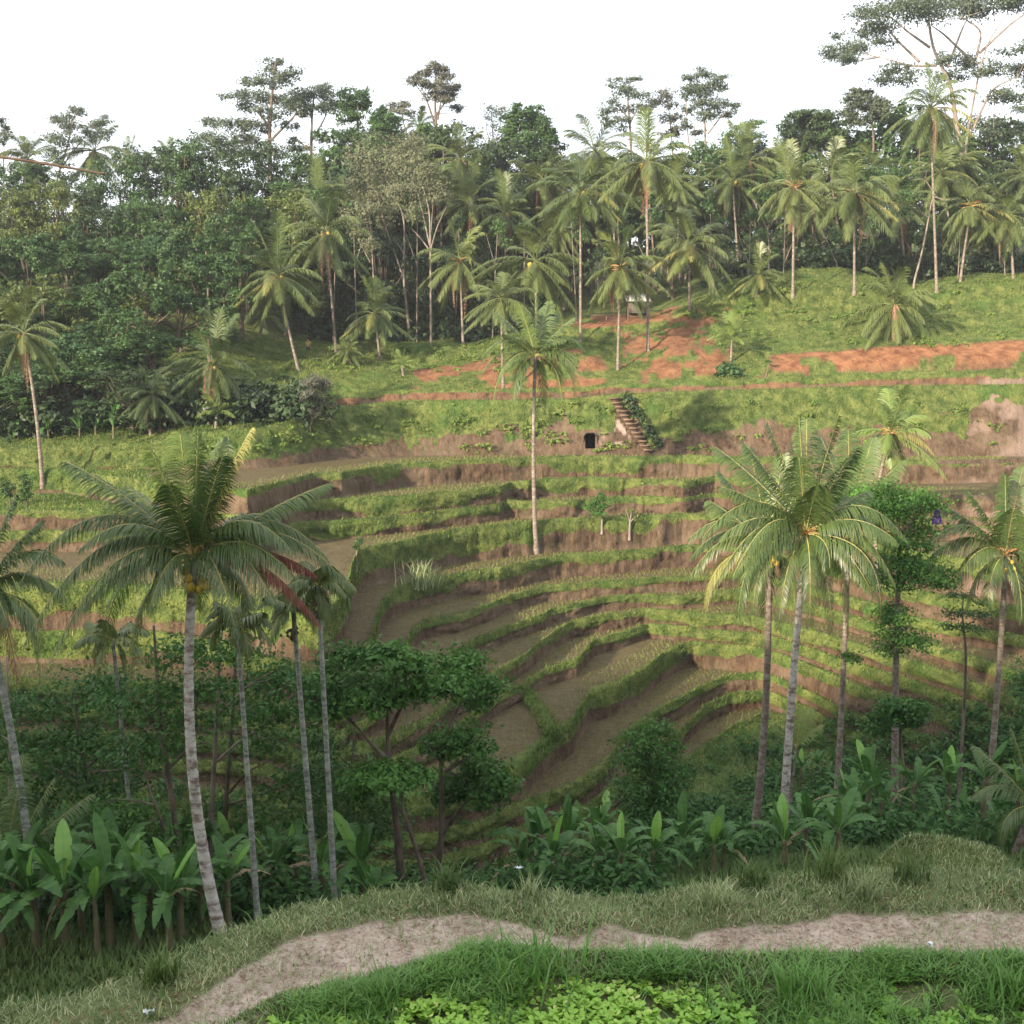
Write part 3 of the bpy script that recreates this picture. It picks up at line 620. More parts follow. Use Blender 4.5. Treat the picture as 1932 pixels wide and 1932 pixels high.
CR = {('palm', i): crown_mesh(400 + i, 'palm', nf=26 + 2 * (i % 3)) for i in range(6)}
for i in range(2):
    CR[('yellow', i)] = crown_mesh(430 + i, 'palm_bright', nf=16, young=True)
    CR[('bright', i)] = crown_mesh(440 + i, 'palm_bright', nf=20)
def dead_mesh(seed, n, mat, hang=True):
    r = np.random.default_rng(seed); g = G()
    for k in range(n):
        az = r.uniform(0, 6.28); h = np.array((math.cos(az), math.sin(az), 0)); L0 = r.uniform(.6, .95)
        if hang: P1 = h * .22 + np.array((0, 0, -.05)); T = h * .13 + np.array((0, 0, -L0))
        else: P1 = h * .45 + np.array((0, 0, .12)); T = h * .8 + np.array((0, 0, -.4 * L0))
        frond(g, np.zeros(3), P1, T, .14, 22, .016, r, droop=1.6, segs=1, rr=.012)
    return g.me('dead_frond', M[mat])
DEAD = {'tan': [dead_mesh(460 + i, 2, 'dead') for i in range(3)], 'red': [dead_mesh(470 + i, 3, 'deadred') for i in range(2)], 'yellow': []}
for i in range(2):
    r = np.random.default_rng(480 + i); g = G()
    for k in range(2):
        az = (3.3 if i else -.2) + r.normal(0, .5); P1, T = rand_frond_pts(r, az, 5 - 30 * k, 1.0)
        frond(g, np.zeros(3), P1, T, .24, 26, .017, r, droop=.9, segs=1, rr=.012)
    DEAD['yellow'].append(g.me('yellow_frond', M['palm_yellow']))
def ico(c, r, n=6, m=8):
    th = np.linspace(0, np.pi, n); ph = np.linspace(0, 2 * np.pi, m, endpoint=False)
    V = np.stack([np.sin(th)[:, None] * np.cos(ph), np.sin(th)[:, None] * np.sin(ph), np.cos(th)[:, None] * np.ones(m) * 1.15], -1).reshape(-1, 3) * r + c
    i = np.arange(n - 1)[:, None] * m; j = np.arange(m)[None, :]
    return V, None, np.stack([i + j, i + m + j, i + m + (j + 1) % m, i + (j + 1) % m], -1).reshape(-1, 4)
def nuts(seed, n, rad, spread):
    r = np.random.default_rng(seed); g = G()
    for k in range(n):
        az = r.uniform(0, 6.28); d = spread * r.uniform(.6, 1.1); g.add(*ico(np.array((math.cos(az) * d, math.sin(az) * d, -spread * r.uniform(.3, 1.3))), rad * r.uniform(.8, 1.15)))
    return g.me('coconut_cluster', M['coco'], True)
NUT = [nuts(500 + i, 8, .032, .11) for i in range(3)]
def flower(seed):
    r = np.random.default_rng(seed); g = G()
    for k in range(16):
        az = r.uniform(0, 6.28); h = np.array((math.cos(az), math.sin(az), 0)); e = r.uniform(-.3, .9); L0 = r.uniform(.12, .24)
        v_, t_, q_ = tube_arr(bez(np.zeros(3), h * L0 * .6 + (0, 0, e * L0), h * L0 + (0, 0, e * L0 * .6), 5), np.linspace(.012, .004, 5), 4); g.add(v_, t_, q_)
    return g.me('flower_stalk', M['spathe'])
FLOW = [flower(510 + i) for i in range(2)]
def trunk_mesh(base, top, r0, r1, bend, mat, rng, n=18, sides=10, rings=False):
    """a leaning stem from the origin to top-base"""
    d = top - base; b1 = d * .45 + np.array((bend[0], bend[1], 0)); m_ = n if not rings else n * 4
    pts = bez(np.array((0, 0, -.35)), b1, d, m_); t = np.linspace(0, 1, m_)
    rad = r1 + (r0 - r1) * (1 - t) ** 1.3 + r0 * .55 * np.exp(-t * 22)
    if rings: rad = rad * (1 + .055 * (np.arange(m_) % 3 == 0)) * (1 + .03 * rng.normal(size=m_))
    v_, t_, q_ = tube_arr(pts, rad, sides); g = G(); g.add(v_, t_, q_); return g.me('trunk', M[mat], True)
prng = np.random.default_rng(77)
def palm(label, crown, base, Rp, Y=None, kind='palm', var=0, dead=None, nutk=None, bark='palmbark', group='coconut palms on the far hillside', bend=0.0, cat='palm', tr=None, name='coconut_palm', squash=1.0):
    if base is not None and Y is None:
        p = hit(*base)
        if p is None: p = gp(base[0], 118)
    else: p = gp(base[0] if base else crown[0], Y)
    top = at(crown[0], crown[1], p[1] + prng.uniform(-.3, .3)); dist = np.linalg.norm(top)
    Rm = Rp * dist / FP * 1.08
    o = thing(name, label, cat, p, 0, 1, group)
    r0 = (tr or .135) ; tm = trunk_mesh(p, top, r0, r0 * .62, (bend * (top - p)[2], 0), bark, prng)
    link('trunk', tm, o)
    c = link('crown', CR[(kind, var % (6 if kind == 'palm' else 2))], o, loc=top - p); c.rotation_euler = (prng.normal(0, .13), prng.normal(0, .13), prng.uniform(0, 6.28)); c.scale = (Rm * prng.uniform(.95, 1.22), Rm * prng.uniform(.95, 1.22)) + (Rm * 1.1 * squash,)
    if dead:
        for dk in (dead if isinstance(dead, (list, tuple)) else [dead]):
            d = link('yellow_frond' if dk == 'yellow' else 'dead_frond', DEAD[dk][var % len(DEAD[dk])], o, loc=top - p)
            d.scale = (Rm * (1.0 if dk == 'yellow' else 1.25),) * 3; d.rotation_euler = (0, 0, 0 if dk == 'yellow' else prng.uniform(0, 6.28))
    if nutk is not False:
        if nutk == 'flower': f = link('flower_stalk', FLOW[var % 2], o, loc=top - p)
        else: f = link('coconut_cluster', NUT[var % 3], o, loc=top - p)
        f.scale = (Rm,) * 3
    return o
PALMS = [
 ('tall slender palm standing alone on the low lawn at the far left', (45,628),(80,912),80,None,dict(dead='tan',nutk=None,bend=.03)),
 ('short palm with a reddish dead frond hanging at its left, before the dark wood', (400,690),(400,760),80,84,dict(dead='red',var=1,squash=1.15)),
 ('low stemless palm with bright yellow fronds on the lawn', (410,778),(412,806),50,82.5,dict(kind='yellow',nutk=False,group='young palms')),
 ('leaning palm beside the person at the edge of the dark wood', (525,520),(572,666),92,100,dict(dead='yellow',var=1,bend=-.03)),
 ('tall palm with a hanging skirt of tan dead fronds near the wood edge', (615,438),(641,632),88,106,dict(dead='tan',var=2)),
 ('low spreading palm behind the grassy mound', (708,592),(722,650),72,104,dict(var=3,nutk=False,dead='yellow')),
 ('upright green palm between pale stems above the mound', (868,492),(874,652),80,None,dict(var=4,nutk='flower',dead='tan')),
 ('palm with fresh green crown just above the lone terrace palm', (945,562),(950,728),66,96,dict(var=5,nutk=False)),
 ('palm with bright flower stalks and nuts in the middle of the grove', (1010,492),(1012,612),96,109,dict(var=0,nutk=None)),
 ('palm with a long tan dead frond, half hidden behind the grove', (952,402),(955,600),66,122,dict(var=1,dead='tan')),
 ('tall palm with yellowing drooping fronds left of the shelter', (1095,362),(1093,630),88,106,dict(var=2,dead=['yellow'],nutk=None)),
 ('tall palm with long dark red dead fronds beside the shelter', (1220,305),(1218,620),92,102,dict(var=3,dead='red',nutk=None)),
 ('palm in front of the bench with one hanging rust frond', (1170,505),(1162,662),84,99,dict(var=4,dead='red',nutk='flower')),
 ('palm with one bright yellow frond pointing right, by the red ground', (1300,462),(1293,588),84,108,dict(var=5,dead='yellow')),
 ('palm top rising above the grove against the white sky', (1122,285),(1125,600),66,128,dict(var=0,nutk=False)),
 ('tall palm with a pinkish brown skirt of dead fronds on the upper lawn', (1498,352),(1496,556),76,None,dict(var=1,dead=['red','tan'],nutk='flower')),
 ('palm with wide drooping fronds and pale stem on the upper lawn crest', (1612,362),(1612,553),84,None,dict(var=2,dead=['yellow','tan'],nutk='flower')),
 ('small leaning palm with a long arching frond on the upper lawn', (1432,520),(1415,585),64,108,dict(var=3,nutk=False,dead='yellow')),
 ('tallest palm on the right, crown in front of the great umbrella tree', (1755,205),(1768,551),80,None,dict(var=4,dead=['tan','yellow'],nutk=None)),
 ('palm leaning over the orange cut bank with a dry frond', (1688,575),(1669,667),82,101,dict(var=5,dead='tan',nutk=False,squash=1.15)),
 ('low yellowish palm on the red bank by the broad leafed shrub', (1381,642),(1379,684),50,None,dict(kind='yellow',var=1,nutk=False,group='young palms')),
 ('palm with a hanging yellow frond at the right end of the crest', (1832,388),(1811,531),74,None,dict(var=0,dead='yellow',nutk='flower')),
 ('palm half hidden in the dark trees behind the leaning small palm', (1382,342),(1382,560),62,126,dict(var=1,dead='tan')),
 ('palm behind the crest at the far right edge', (1905,405),(1886,530),70,112,dict(var=2,dead='tan',nutk=False)),
 ('pale green palm standing in front of the brown cut slope', (1680,815),(1668,915),82,66,dict(kind='bright',var=0,dead='yellow',nutk='flower',bend=-.12)),
 ('palm crown in the grove behind the pale branched trees', (660,392),(662,560),62,124,dict(var=3,nutk=False)),
 ('palm with hanging fan of greyish fronds high in the grove', (868,300),(866,560),70,130,dict(var=4,nutk=False,dead='tan')),
 ('distant palm on the skyline at the far left', (52,300),(55,420),58,150,dict(var=5,nutk=False)),
 ('distant palm on the skyline with tan skirt, second from the left', (178,285),(182,400),66,148,dict(var=0,dead='tan')),
 ('small distant palm on the skyline above the left wood', (245,300),(245,400),34,160,dict(var=1,nutk=False)),
 ('smaller distant palm on the skyline, just right of another', (275,302),(275,400),32,165,dict(var=2,nutk=False)),
 ('distant bent palm on the skyline before the layered trees', (318,300),(318,400),40,158,dict(var=3,nutk=False)),
 ('palm with bare brown drooping fronds at the foot of the dark wood', (288,745),(290,822),62,83,dict(var=4,dead=['tan','tan'],nutk=False,bark='palmbark_dark')),
 ('very young palm on the grassy mound', (655,664),(664,690),36,None,dict(var=5,nutk=False,group='young palms')),
 ('tiny young palm on the sunlit mound right of the other young palm', (758,690),(762,708),26,None,dict(kind='yellow',var=0,nutk=False,group='young palms')),
 ('small palm in the shade of the wood behind the leaning palm', (498,600),(497,650),44,112,dict(var=2,nutk=False)),
 ('palm partly hidden left of the tall skirted palm', (600,375),(605,560),66,122,dict(var=1,nutk=False)),
 ('palm between two taller ones behind the yellow drooping palm', (1060,430),(1062,600),54,124,dict(var=0,nutk=False)),
 ('dark palm behind the shelter palm', (1255,400),(1255,590),62,124,dict(var=4,nutk=False)),
 ('dark palm in the shade of the crest trees', (1660,500),(1662,545),42,120,dict(var=3,nutk=False)),
 ('palm with dark crown behind the tallest palm', (1800,300),(1800,520),62,128,dict(var=2,nutk=False)),
 ('palm at the right edge above the crest', (1935,330),(1930,520),60,125,dict(var=5,nutk=False)),
 ('palm crown beside the skyline conical tree', (790,240),(790,480),44,150,dict(var=5,nutk=False)),
 ('palm crown peeping out left of the skyline open tree', (1285,380),(1285,560),52,132,dict(var=0,nutk=False)),
]
for i, (lab, c, b, rp, Y, kw) in enumerate(PALMS):
    palm(lab, c, b, rp, Y, **kw)
# ---- near palms: every frond its own part, aimed as in the photograph
def near_palm(label, crown, base, Y, fr, r0, leaf, nper, bark, group, bend=(0, 0), nn=0, seed=1, name='coconut_palm', thick=.022, crownY=None, mat='palm_near', rings=True, cat='palm', wd=.022, extra=0, seg=2):
    r = np.random.default_rng(seed)
    p = gp(base[0], Y) if Y else hit(*base)
    if Y:
        a = at(base[0], base[1], Y)
        if abs(a[2] - p[2]) < 3: p[2] = min(p[2], a[2] + .6)
    top = at(crown[0], crown[1], (crownY or p[1])); o = thing(name, label, cat, p, 0, 1, group)
    link('trunk', trunk_mesh(p, top, r0, r0 * .6, bend, bark, r, 26 if rings else 16, 14 if rings else 8, rings), o)
    px = np.linalg.norm(top) / FP; k = 0
    fr = list(fr)
    for q in range(extra):
        az = q * 2.4 + r.normal(0, .3); Lq = np.mean([math.hypot(f[0], f[1]) for f in fr]) * .85
        fr.append((Lq * math.cos(az), Lq * math.sin(az) * .75 + Lq * .1, r.choice([-1, 1]) * r.uniform(.35, .8)))
    for f in fr:
        dx, dy = f[0] * px, -f[1] * px; dep = f[2] * math.hypot(dx, dy); st = f[3] if len(f) > 3 else 'n'
        T = np.array((dx, dep, dy)); Lg = np.linalg.norm(T)
        up = np.array((0, 0, 1.0)) * Lg * (.42 if dy < .4 * Lg else .10)
        if dy < -.6 * Lg: up = np.array((0, 0, 1.0)) * Lg * .30 + np.array((dx, dep, 0)) * .35
        P1 = T * .5 + up * (f[4] if len(f) > 4 else 1)
        g = G(); gr = G()
        frond(g, np.zeros(3), P1, T, leaf * (.75 if st in 'd' else 1), nper, wd, r, droop=(.55 if dy > 0 else .9) + (1.0 if st == 'd' else 0), segs=seg, gr=gr, rr=thick)
        m_ = {'n': mat, 'y': 'palm_yellow', 'd': 'deadred', 't': 'dead', 'b': 'palm_bright'}[st]
        fo = link('dead_frond' if st in 'dt' else 'frond', g.me('frond', M[m_]), o, loc=top - p); ri = link('midrib', gr.me('midrib', M['rachis' if st not in 'dt' else m_]), fo)
        if st == 'd': fo['label'] = 'withered dark red frond'
        if st == 't': fo['label'] = 'withered tan frond'
        if st == 'y': fo['label'] = 'yellowing frond'
    if nn:
        g = G()
        for q in range(nn):
            az = r.uniform(0, 6.28); d = .30 * r.uniform(.5, 1.1); g.add(*ico(np.array((math.cos(az) * d, -abs(math.sin(az)) * d - .05, -.18 - .4 * r.random())), .085 * r.uniform(.8, 1.1), 8, 10))
        link('coconut_cluster', g.me('coconut_cluster', M['coco'], True), o, loc=top - p)
        g = G()
        for q in range(26):
            az = r.uniform(0, 6.28); h = np.array((math.cos(az), math.sin(az), 0)); e = r.uniform(.1, 1); L0 = r.uniform(.3, .6)
            v_, t_, q_ = tube_arr(bez(np.zeros(3), h * L0 * .6 + (0, 0, e * L0), h * L0 + (0, 0, e * L0 * .7), 6), np.linspace(.022, .006, 6), 4); g.add(v_, t_, q_)
        link('flower_stalk', g.me('flower_stalk', M['spathe']), o, loc=top - p)
    return o, p, top
GN = 'palms rising from the shaded valley'
near_palm('big palm in the left foreground with a curved pale trunk and yellow nuts', (367,1055), (412,1765), 21.2, [
 (15,-235,.0),(-30,-225,.2,'b'),(-62,-215,-.2),(45,-215,.25),(105,-235,.1,'y'),(70,-190,-.25),(-5,-150,-.8,'n',1.2),
 (-235,-175,.1,'n',1.25),(-150,-120,.55),(-185,-30,-.3,'n',1.3),(-335,50,.1,'n',1.45),(-240,40,.5),(-300,150,-.15,'n',1.5),(-245,205,-.4,'n',1.5),(-205,225,.3,'n',1.3),(-130,250,.0,'n',1.2),(-60,75,-.9,'n',1.6),
 (235,-130,.25,'n',.9),(190,-25,-.35,'n',1.5),(225,20,.5,'n',1.4),(270,60,.2,'n',1.3),(130,-60,.7),(100,110,-.8,'n',1.5),(165,60,-.6,'n',1.4),(215,140,.25,'d',1.0),(205,45,.4,'d',.7),(-20,110,.7),(70,120,.7)],
 .13, .60, 96, 'palmbark_pale', GN, (-.85, 0), 7, 11, thick=.022, wd=.0125, extra=2)
near_palm('big palm with a full round crown and straight white trunk in the valley', (1520,1008), (1497,1588), 35.5, [
 (-20,-215,0),(15,-205,.4),(-70,-200,.1),(45,-215,-.1),(60,-165,-.5),(-110,-165,.2),(-40,-150,-.6),(110,-150,.3),(-160,-90,-.1,'n',1.1),(-150,-150,.5),
 (-195,0,-.2,'n',1.5),(-150,60,-.6,'n',1.5),(-165,110,.1,'n',1.6),(-110,130,-.5,'n',1.4),(-60,160,-.4),(-10,150,-.6,'n',1.3),(40,170,-.3),(150,80,-.3,'n',1.6),(185,10,0,'n',1.5),(185,45,.5,'n',1.4),(115,140,-.5,'n',1.5),(90,190,.1,'n',1.3),
 (-140,20,.6),(135,-70,.5),(130,110,.5,'n',1.3),(-80,120,.6),(60,150,.6,'n',1.2),(30,60,-.9,'n',1.6)],
 .15, .78, 84, 'palmbark_pale', GN, (-.1, 0), 10, 12, thick=.028, wd=.018, extra=5)
near_palm('palm just behind and left of the round crowned one, with a leaning trunk', (1450,1035), (1432,1488), 40, [
 (-30,-180,.3),(30,-170,.2),(-90,-140,.1),(-145,-20,0,'n',1.4),(-140,60,.2,'n',1.5),(-120,105,-.2,'y',1.3),(-60,120,-.3,'n',1.3),(-100,-80,.5),(-130,30,.6,'n',1.3),(60,120,.2),(110,60,.3,'n',1.3),(0,130,.1),(90,-90,.5),(-40,140,.4)],
 .16, .9, 56, 'palmbark_dark', GN, (.5, 0), 5, 13, thick=.028, wd=.026)
near_palm('palm behind and right of the round crowned one, half hidden by its fronds', (1603,985), (1598,1452), 44, [
 (0,-165,.2),(45,-150,.2),(-45,-150,.3),(95,-110,.1),(-90,-100,.4),(105,30,.1,'n',1.4),(100,80,.3,'n',1.4),(-70,90,.3),(40,130,.1),(-10,120,.4),(85,-20,.6)],
 .14, .85, 52, 'palmbark', GN, (.1, 0), 4, 14, thick=.028, wd=.028)
near_palm('palm at the right edge of the valley with a tall mottled trunk', (1898,1048), (1890,1388), 43, [
 (-10,-140,0),(40,-150,.3),(-65,-110,.1),(70,-100,.1),(-100,-85,.3),(-135,-25,0,'n',1.4),(-150,45,.2,'n',1.5),(-110,60,-.3,'n',1.5),(-60,110,.1),(20,110,-.3),(80,60,.2,'n',1.3),(120,10,0,'n',1.4),(-20,-90,-.7),(-50,80,-.6,'n',1.4),(90,-50,.5)],
 .15, .9, 56, 'palmbark', GN, (.2, 0), 4, 15, thick=.028, wd=.026)
near_palm('palm cut off by the left edge with drooping fronds before the terraces', (-35,1120), (22,1500), 24, [
 (60,-165,.1),(95,-120,.2,'n',1.2),(135,-55,.1,'n',1.3),(110,90,-.2,'n',1.4),(85,150,.1,'n',1.4),(-60,-120,0),(-120,0,0),(30,170,.3,'t'),(120,20,.5,'n',1.4),(70,40,-.8,'n',1.5)],
 .105, .62, 60, 'arecabark', GN, (.3, 0), 0, 16, thick=.024, wd=.018)
near_palm('lone tall palm standing on a grassy bank in the middle of the terraces', (1010,672), (1012,1036), None, [
 (0,-105,0),(25,-100,.3),(-30,-95,-.2),(-70,-80,.2),(70,-70,.1),(-95,-5,0,'n',1.5),(-105,40,.1,'n',1.6),(-80,100,-.1,'n',1.3),(-40,85,-.4,'n',1.3),(75,85,-.2,'n',1.5),(95,-10,.2,'n',1.5),(85,55,.3,'n',1.6),(50,95,.1,'n',1.4),(20,110,.2),(-55,-40,-.6),(55,-30,-.6),(40,-75,.5),(-60,30,.7,'n',1.3)],
 .16, 1.1, 46, 'palmbark', 'coconut palms on the far hillside', (-.3, 0), 0, 17, thick=.035, wd=.05, rings=False, seg=1, extra=6)
# slim areca palms
AG = 'slim areca palms in the shaded foreground'
AR = [
 ('slim areca palm with a dark nut bunch, furthest right of the arecas', (600,1105),(617,1542),24,.075),
 ('slim areca palm beside the one with the nut bunch', (553,1150),(583,1588),25,.085),
 ('slim dark crowned areca palm close behind the big palm trunk', (447,1175),(463,1655),23,.075),
 ('slim areca palm left of the big palm, crown under its fronds', (213,1210),(228,1590),27,.07),
]
for i, (lab, c, b, Y, r0) in enumerate(AR):
    fr = [(70 * math.cos(a) * q, -70 * math.sin(a) * q * .8 + 10, d, 'n', 1.3) for a, q, d in zip(np.linspace(.1, 6.2, 11) + i, [1, .8, .9, 1, .7, .9, 1, .8, .9, 1, .8], [0, .4, -.4, .2, .6, -.6, 0, .4, -.3, .3, -.5])]
    o, p, top = near_palm(lab, c, b, Y, fr, r0, .42, 30, 'arecabark', AG, (0, 0), 0, 30 + i, name='areca_palm', thick=.016, mat='palm', rings=False, cat='areca palm', wd=.022)
    g = G(); r = np.random.default_rng(i)
    for q in range(30): g.add(*ico(np.array((r.normal(0, .09), r.normal(0, .09), -.35 - .35 * r.random())), .035, 5, 6))
    if i < 2: link('nut_bunch', g.me('nut_bunch', M['bark'], True), o, loc=top - p)
# ------------------------------------------------------------------ broadleaf trees
def cloud(g, rng, B, n, size, flat_=.0, elong=1.5, hang=0.0, upb=.45, tbase=None, nsub=9, sig=.17):
    """leaves through the volume of ellipsoids B (cx,cy,cz,rx,ry,rz), denser near their skins"""
    B = np.asarray(B, float); wgt = (B[:, 3] * B[:, 4] * B[:, 5]) ** .62 + 1e-9; k = rng.choice(len(B), n, p=wgt / wgt.sum())
    d = rng.normal(size=(n, 3)); d /= np.linalg.norm(d, axis=1)[:, None]; rad = rng.random(n) ** .38
    # ragged skins
    ns = max(4, int(nsub)); sd_ = rng.normal(size=(len(B), ns, 3)); sd_ /= np.linalg.norm(sd_, axis=2)[..., None]
    sc_ = sd_ * (rng.random((len(B), ns, 1)) ** .45) * rng.uniform(.75, 1.22, (len(B), ns, 1)); q_ = rng.integers(0, ns, n)
    off = rng.normal(size=(n, 3)) * sig * np.array((1, 1, .75)); rb = B[k, 3:]; rm = rb.mean(1, keepdims=True)
    P = B[k, :3] + sc_[k, q_] * rb + off * (rb * .5 + rm * .5)
    d = sc_[k, q_] * .6 + off * 2.2; d /= np.linalg.norm(d, axis=1)[:, None] + 1e-9
    nrm = d * .8 + rng.normal(size=(n, 3)) * .55; nrm[:, 2] += upb; nrm /= np.linalg.norm(nrm, axis=1)[:, None]
    a = np.cross(nrm, rng.normal(size=(n, 3))); a /= np.linalg.norm(a, axis=1)[:, None] + 1e-9
    if hang: a[:, 2] -= hang; a /= np.linalg.norm(a, axis=1)[:, None]
    b = np.cross(nrm, a); b /= np.linalg.norm(b, axis=1)[:, None] + 1e-9; s = (size * rng.uniform(.5, 1.35, n))[:, None]
    V = np.stack([P - a * s * .5 * elong, P + b * s * .42 - a * s * .05 + nrm * s * .12, P + a * s * .5 * elong, P - b * s * .42 + a * s * .08 + nrm * s * .12], 1).reshape(-1, 3)
    bt = rng.random(len(B)) * .5
    tt = np.clip((bt if tbase is None else tbase)[k] + rng.random(n) * .45, 0, .97 if tbase is not None else .89)
    g.add(V, None, np.arange(4 * n).reshape(-1, 4), np.repeat(tt, 4))
def limbs(g, rng, start, ends, r0, sag=.15):
    for e in ends:
        e = np.asarray(e, float); m_ = start * .5 + e * .5 + np.array((0, 0, 1)) * sag * -np.linalg.norm(e - start) + rng.normal(0, .04, 3) * np.linalg.norm(e - start)
        v_, t_, q_ = tube_arr(bez(start, m_, e, 7), np.linspace(r0, r0 * .22, 7), 5); g.add(v_, t_, q_)
def kind_blobs(kind, r):
    """unit tree: height 1, blobs of its crown"""
    B = []
    if kind == 'bushy':
        for q in range(26):
            a = r.uniform(0, 6.28); z = r.uniform(.22, .92); rr = .34 * math.sin(math.pi * min(1, max(.12, (z - .05) * .95))) ** .6 * r.uniform(.5, 1); s = r.uniform(.09, .16)
            B.append((rr * math.cos(a), rr * math.sin(a), z, s, s, s * .75))
        B.append((0, 0, .55, .24, .24, .32))
    elif kind == 'tall':
        for q in range(22):
            a = r.uniform(0, 6.28); z = r.uniform(.4, .95); rr = .2 * r.uniform(.3, 1); s = r.uniform(.07, .13)
            B.append((rr * math.cos(a), rr * math.sin(a), z, s, s, s * .7))
    elif kind == 'spread':
        for q in range(24):
            a = r.uniform(0, 6.28); rr = .42 * r.random() ** .6; z = .80 - .9 * rr ** 2 + r.normal(0, .06); s = r.uniform(.09, .15)
            B.append((rr * math.cos(a), rr * math.sin(a), z, s, s, s * .5))
        for q in range(8):
            a = r.uniform(0, 6.28); B.append((.25 * math.cos(a), .25 * math.sin(a), r.uniform(.3, .55), .13, .13, .1))
    elif kind == 'bamboo':
        for q in range(30):
            a = r.uniform(0, 6.28); rr = .45 * r.random() ** .6; z = .85 - 1.3 * rr ** 1.8 + r.normal(0, .07); s = r.uniform(.08, .13)
            B.append((rr * math.cos(a), rr * math.sin(a), max(.15, z), s, s, s * .9))
    return B
TREES = {}
def tree_variant(kind, i, mat, n, size, hang=0.0, elong=1.5, trunkmat='bark'):
    r = np.random.default_rng(hash((len(kind), i, n)) % 9999 + i); B = kind_blobs(kind, r); g = G(); cloud(g, r, B, n, size, hang=hang, elong=elong)
    tg = G(); v_, t_, q_ = tube_arr(bez(np.array((0, 0, -.05)), np.array((.02, .01, .3)), np.array((0, 0, .75)), 9), np.linspace(.028, .008, 9), 7); tg.add(v_, t_, q_)
    limbs(tg, r, np.array((0, 0, .28)), [b[:3] for b in B[:12]], .011)
    TREES[(kind, mat, i)] = (tg.me('trunk', M[trunkmat], True), g.me('crown', M[mat]))
for i in range(2):
    tree_variant('bushy', i, 'leaf_mid', 12000, .0155); tree_variant('bushy', i, 'leaf_dark', 12000, .0155); tree_variant('bushy', i, 'leaf_yel', 12000, .0155)
    tree_variant('spread', i, 'leaf_mid', 12000, .0155); tree_variant('spread', i, 'leaf_dark', 12000, .0155); tree_variant('bamboo', i, 'leaf_blue', 13000, .0155, .6, 2.2); tree_variant('bamboo', i, 'leaf_mid', 13000, .0155, .6, 2.2)
    tree_variant('tall', i, 'leaf_dark', 3600, .024); tree_variant('tall', i, 'leaf_mid', 3600, .024); tree_variant('tall', i, 'leaf_olive', 2600, .02); tree_variant('bamboo', i, 'leaf_yel', 13000, .0155, .6, 2.2)
def put_tree(kind, mat, i, p, h, wd, label, group, cat='tree', name='broadleaf_tree', rz=None):
    a, b = TREES[(kind, mat, i % 2)]; o = thing(name, label, cat, p, prng.uniform(0, 6.28) if rz is None else rz, 1, group)
    for nm, me in (('trunk', a), ('crown', b)):
        c = link(nm, me, o); c.scale = (wd, wd, h)
    return o
ORD = ['%d%s from left' % (i, {1: 'st', 2: 'nd', 3: 'rd'}.get(i % 10 if i not in (11, 12, 13) else 0, 'th')) for i in range(1, 40)]
KW = {'leaf_mid': 'mid green', 'leaf_dark': 'dark green', 'leaf_yel': 'yellow green', 'leaf_blue': 'bluish green', 'leaf_olive': 'olive'}
KK = {'bushy': 'bushy', 'spread': 'spreading', 'bamboo': 'feathery', 'tall': 'narrow'}
# the dense wood on the left hillside, row by row: (distance, ground px, top px over u, spacing)
ROWS = [
 ('lowest', 86, 700, 52, -60, 290, [('bamboo','leaf_blue'),('bushy','leaf_dark'),('bamboo','leaf_mid')]),
 ('second lowest', 91, 610, 56, -40, 310, [('bamboo','leaf_mid'),('bamboo','leaf_blue'),('bushy','leaf_mid')]),
 ('middle', 99, 540, 58, -60, 425, [('bamboo','leaf_mid'),('bushy','leaf_mid'),('bamboo','leaf_yel')]),
 ('upper middle', 107, 450, 62, -40, 500, [('bamboo','leaf_blue'),('spread','leaf_mid'),('bamboo','leaf_mid')]),
 ('second highest', 114, 372, 60, -60, 580, [('bushy','leaf_dark'),('bushy','leaf_yel'),('spread','leaf_mid')]),
 ('highest', 125, 312, 56, -40, 600, [('bushy','leaf_mid'),('spread','leaf_dark'),('bushy','leaf_dark')]),
]
frng = np.random.default_rng(42)
for nm, Y, vt, sp, u0, u1, ks in ROWS:
    us = np.arange(u0, u1, sp) + frng.uniform(-14, 14, len(np.arange(u0, u1, sp)))
    for q, u in enumerate(us):
        Yq = Y + frng.uniform(-2, 2); p = gp(u, Yq); t = at(u, vt + frng.uniform(-28, 28) - (25 if 250 < u < 480 and Y > 95 else 0), Yq); h = max(4.5, t[2] - p[2]); kd, mt = ks[int(frng.integers(len(ks)))]
        put_tree(kd, mt, int(frng.integers(2)), p, h, max(h * .9, 9.0), '%s %s tree, %s in the %s row of the left wood' % (KK[kd], KW[mt], ORD[q], nm), 'trees of the dense wood on the left hillside')
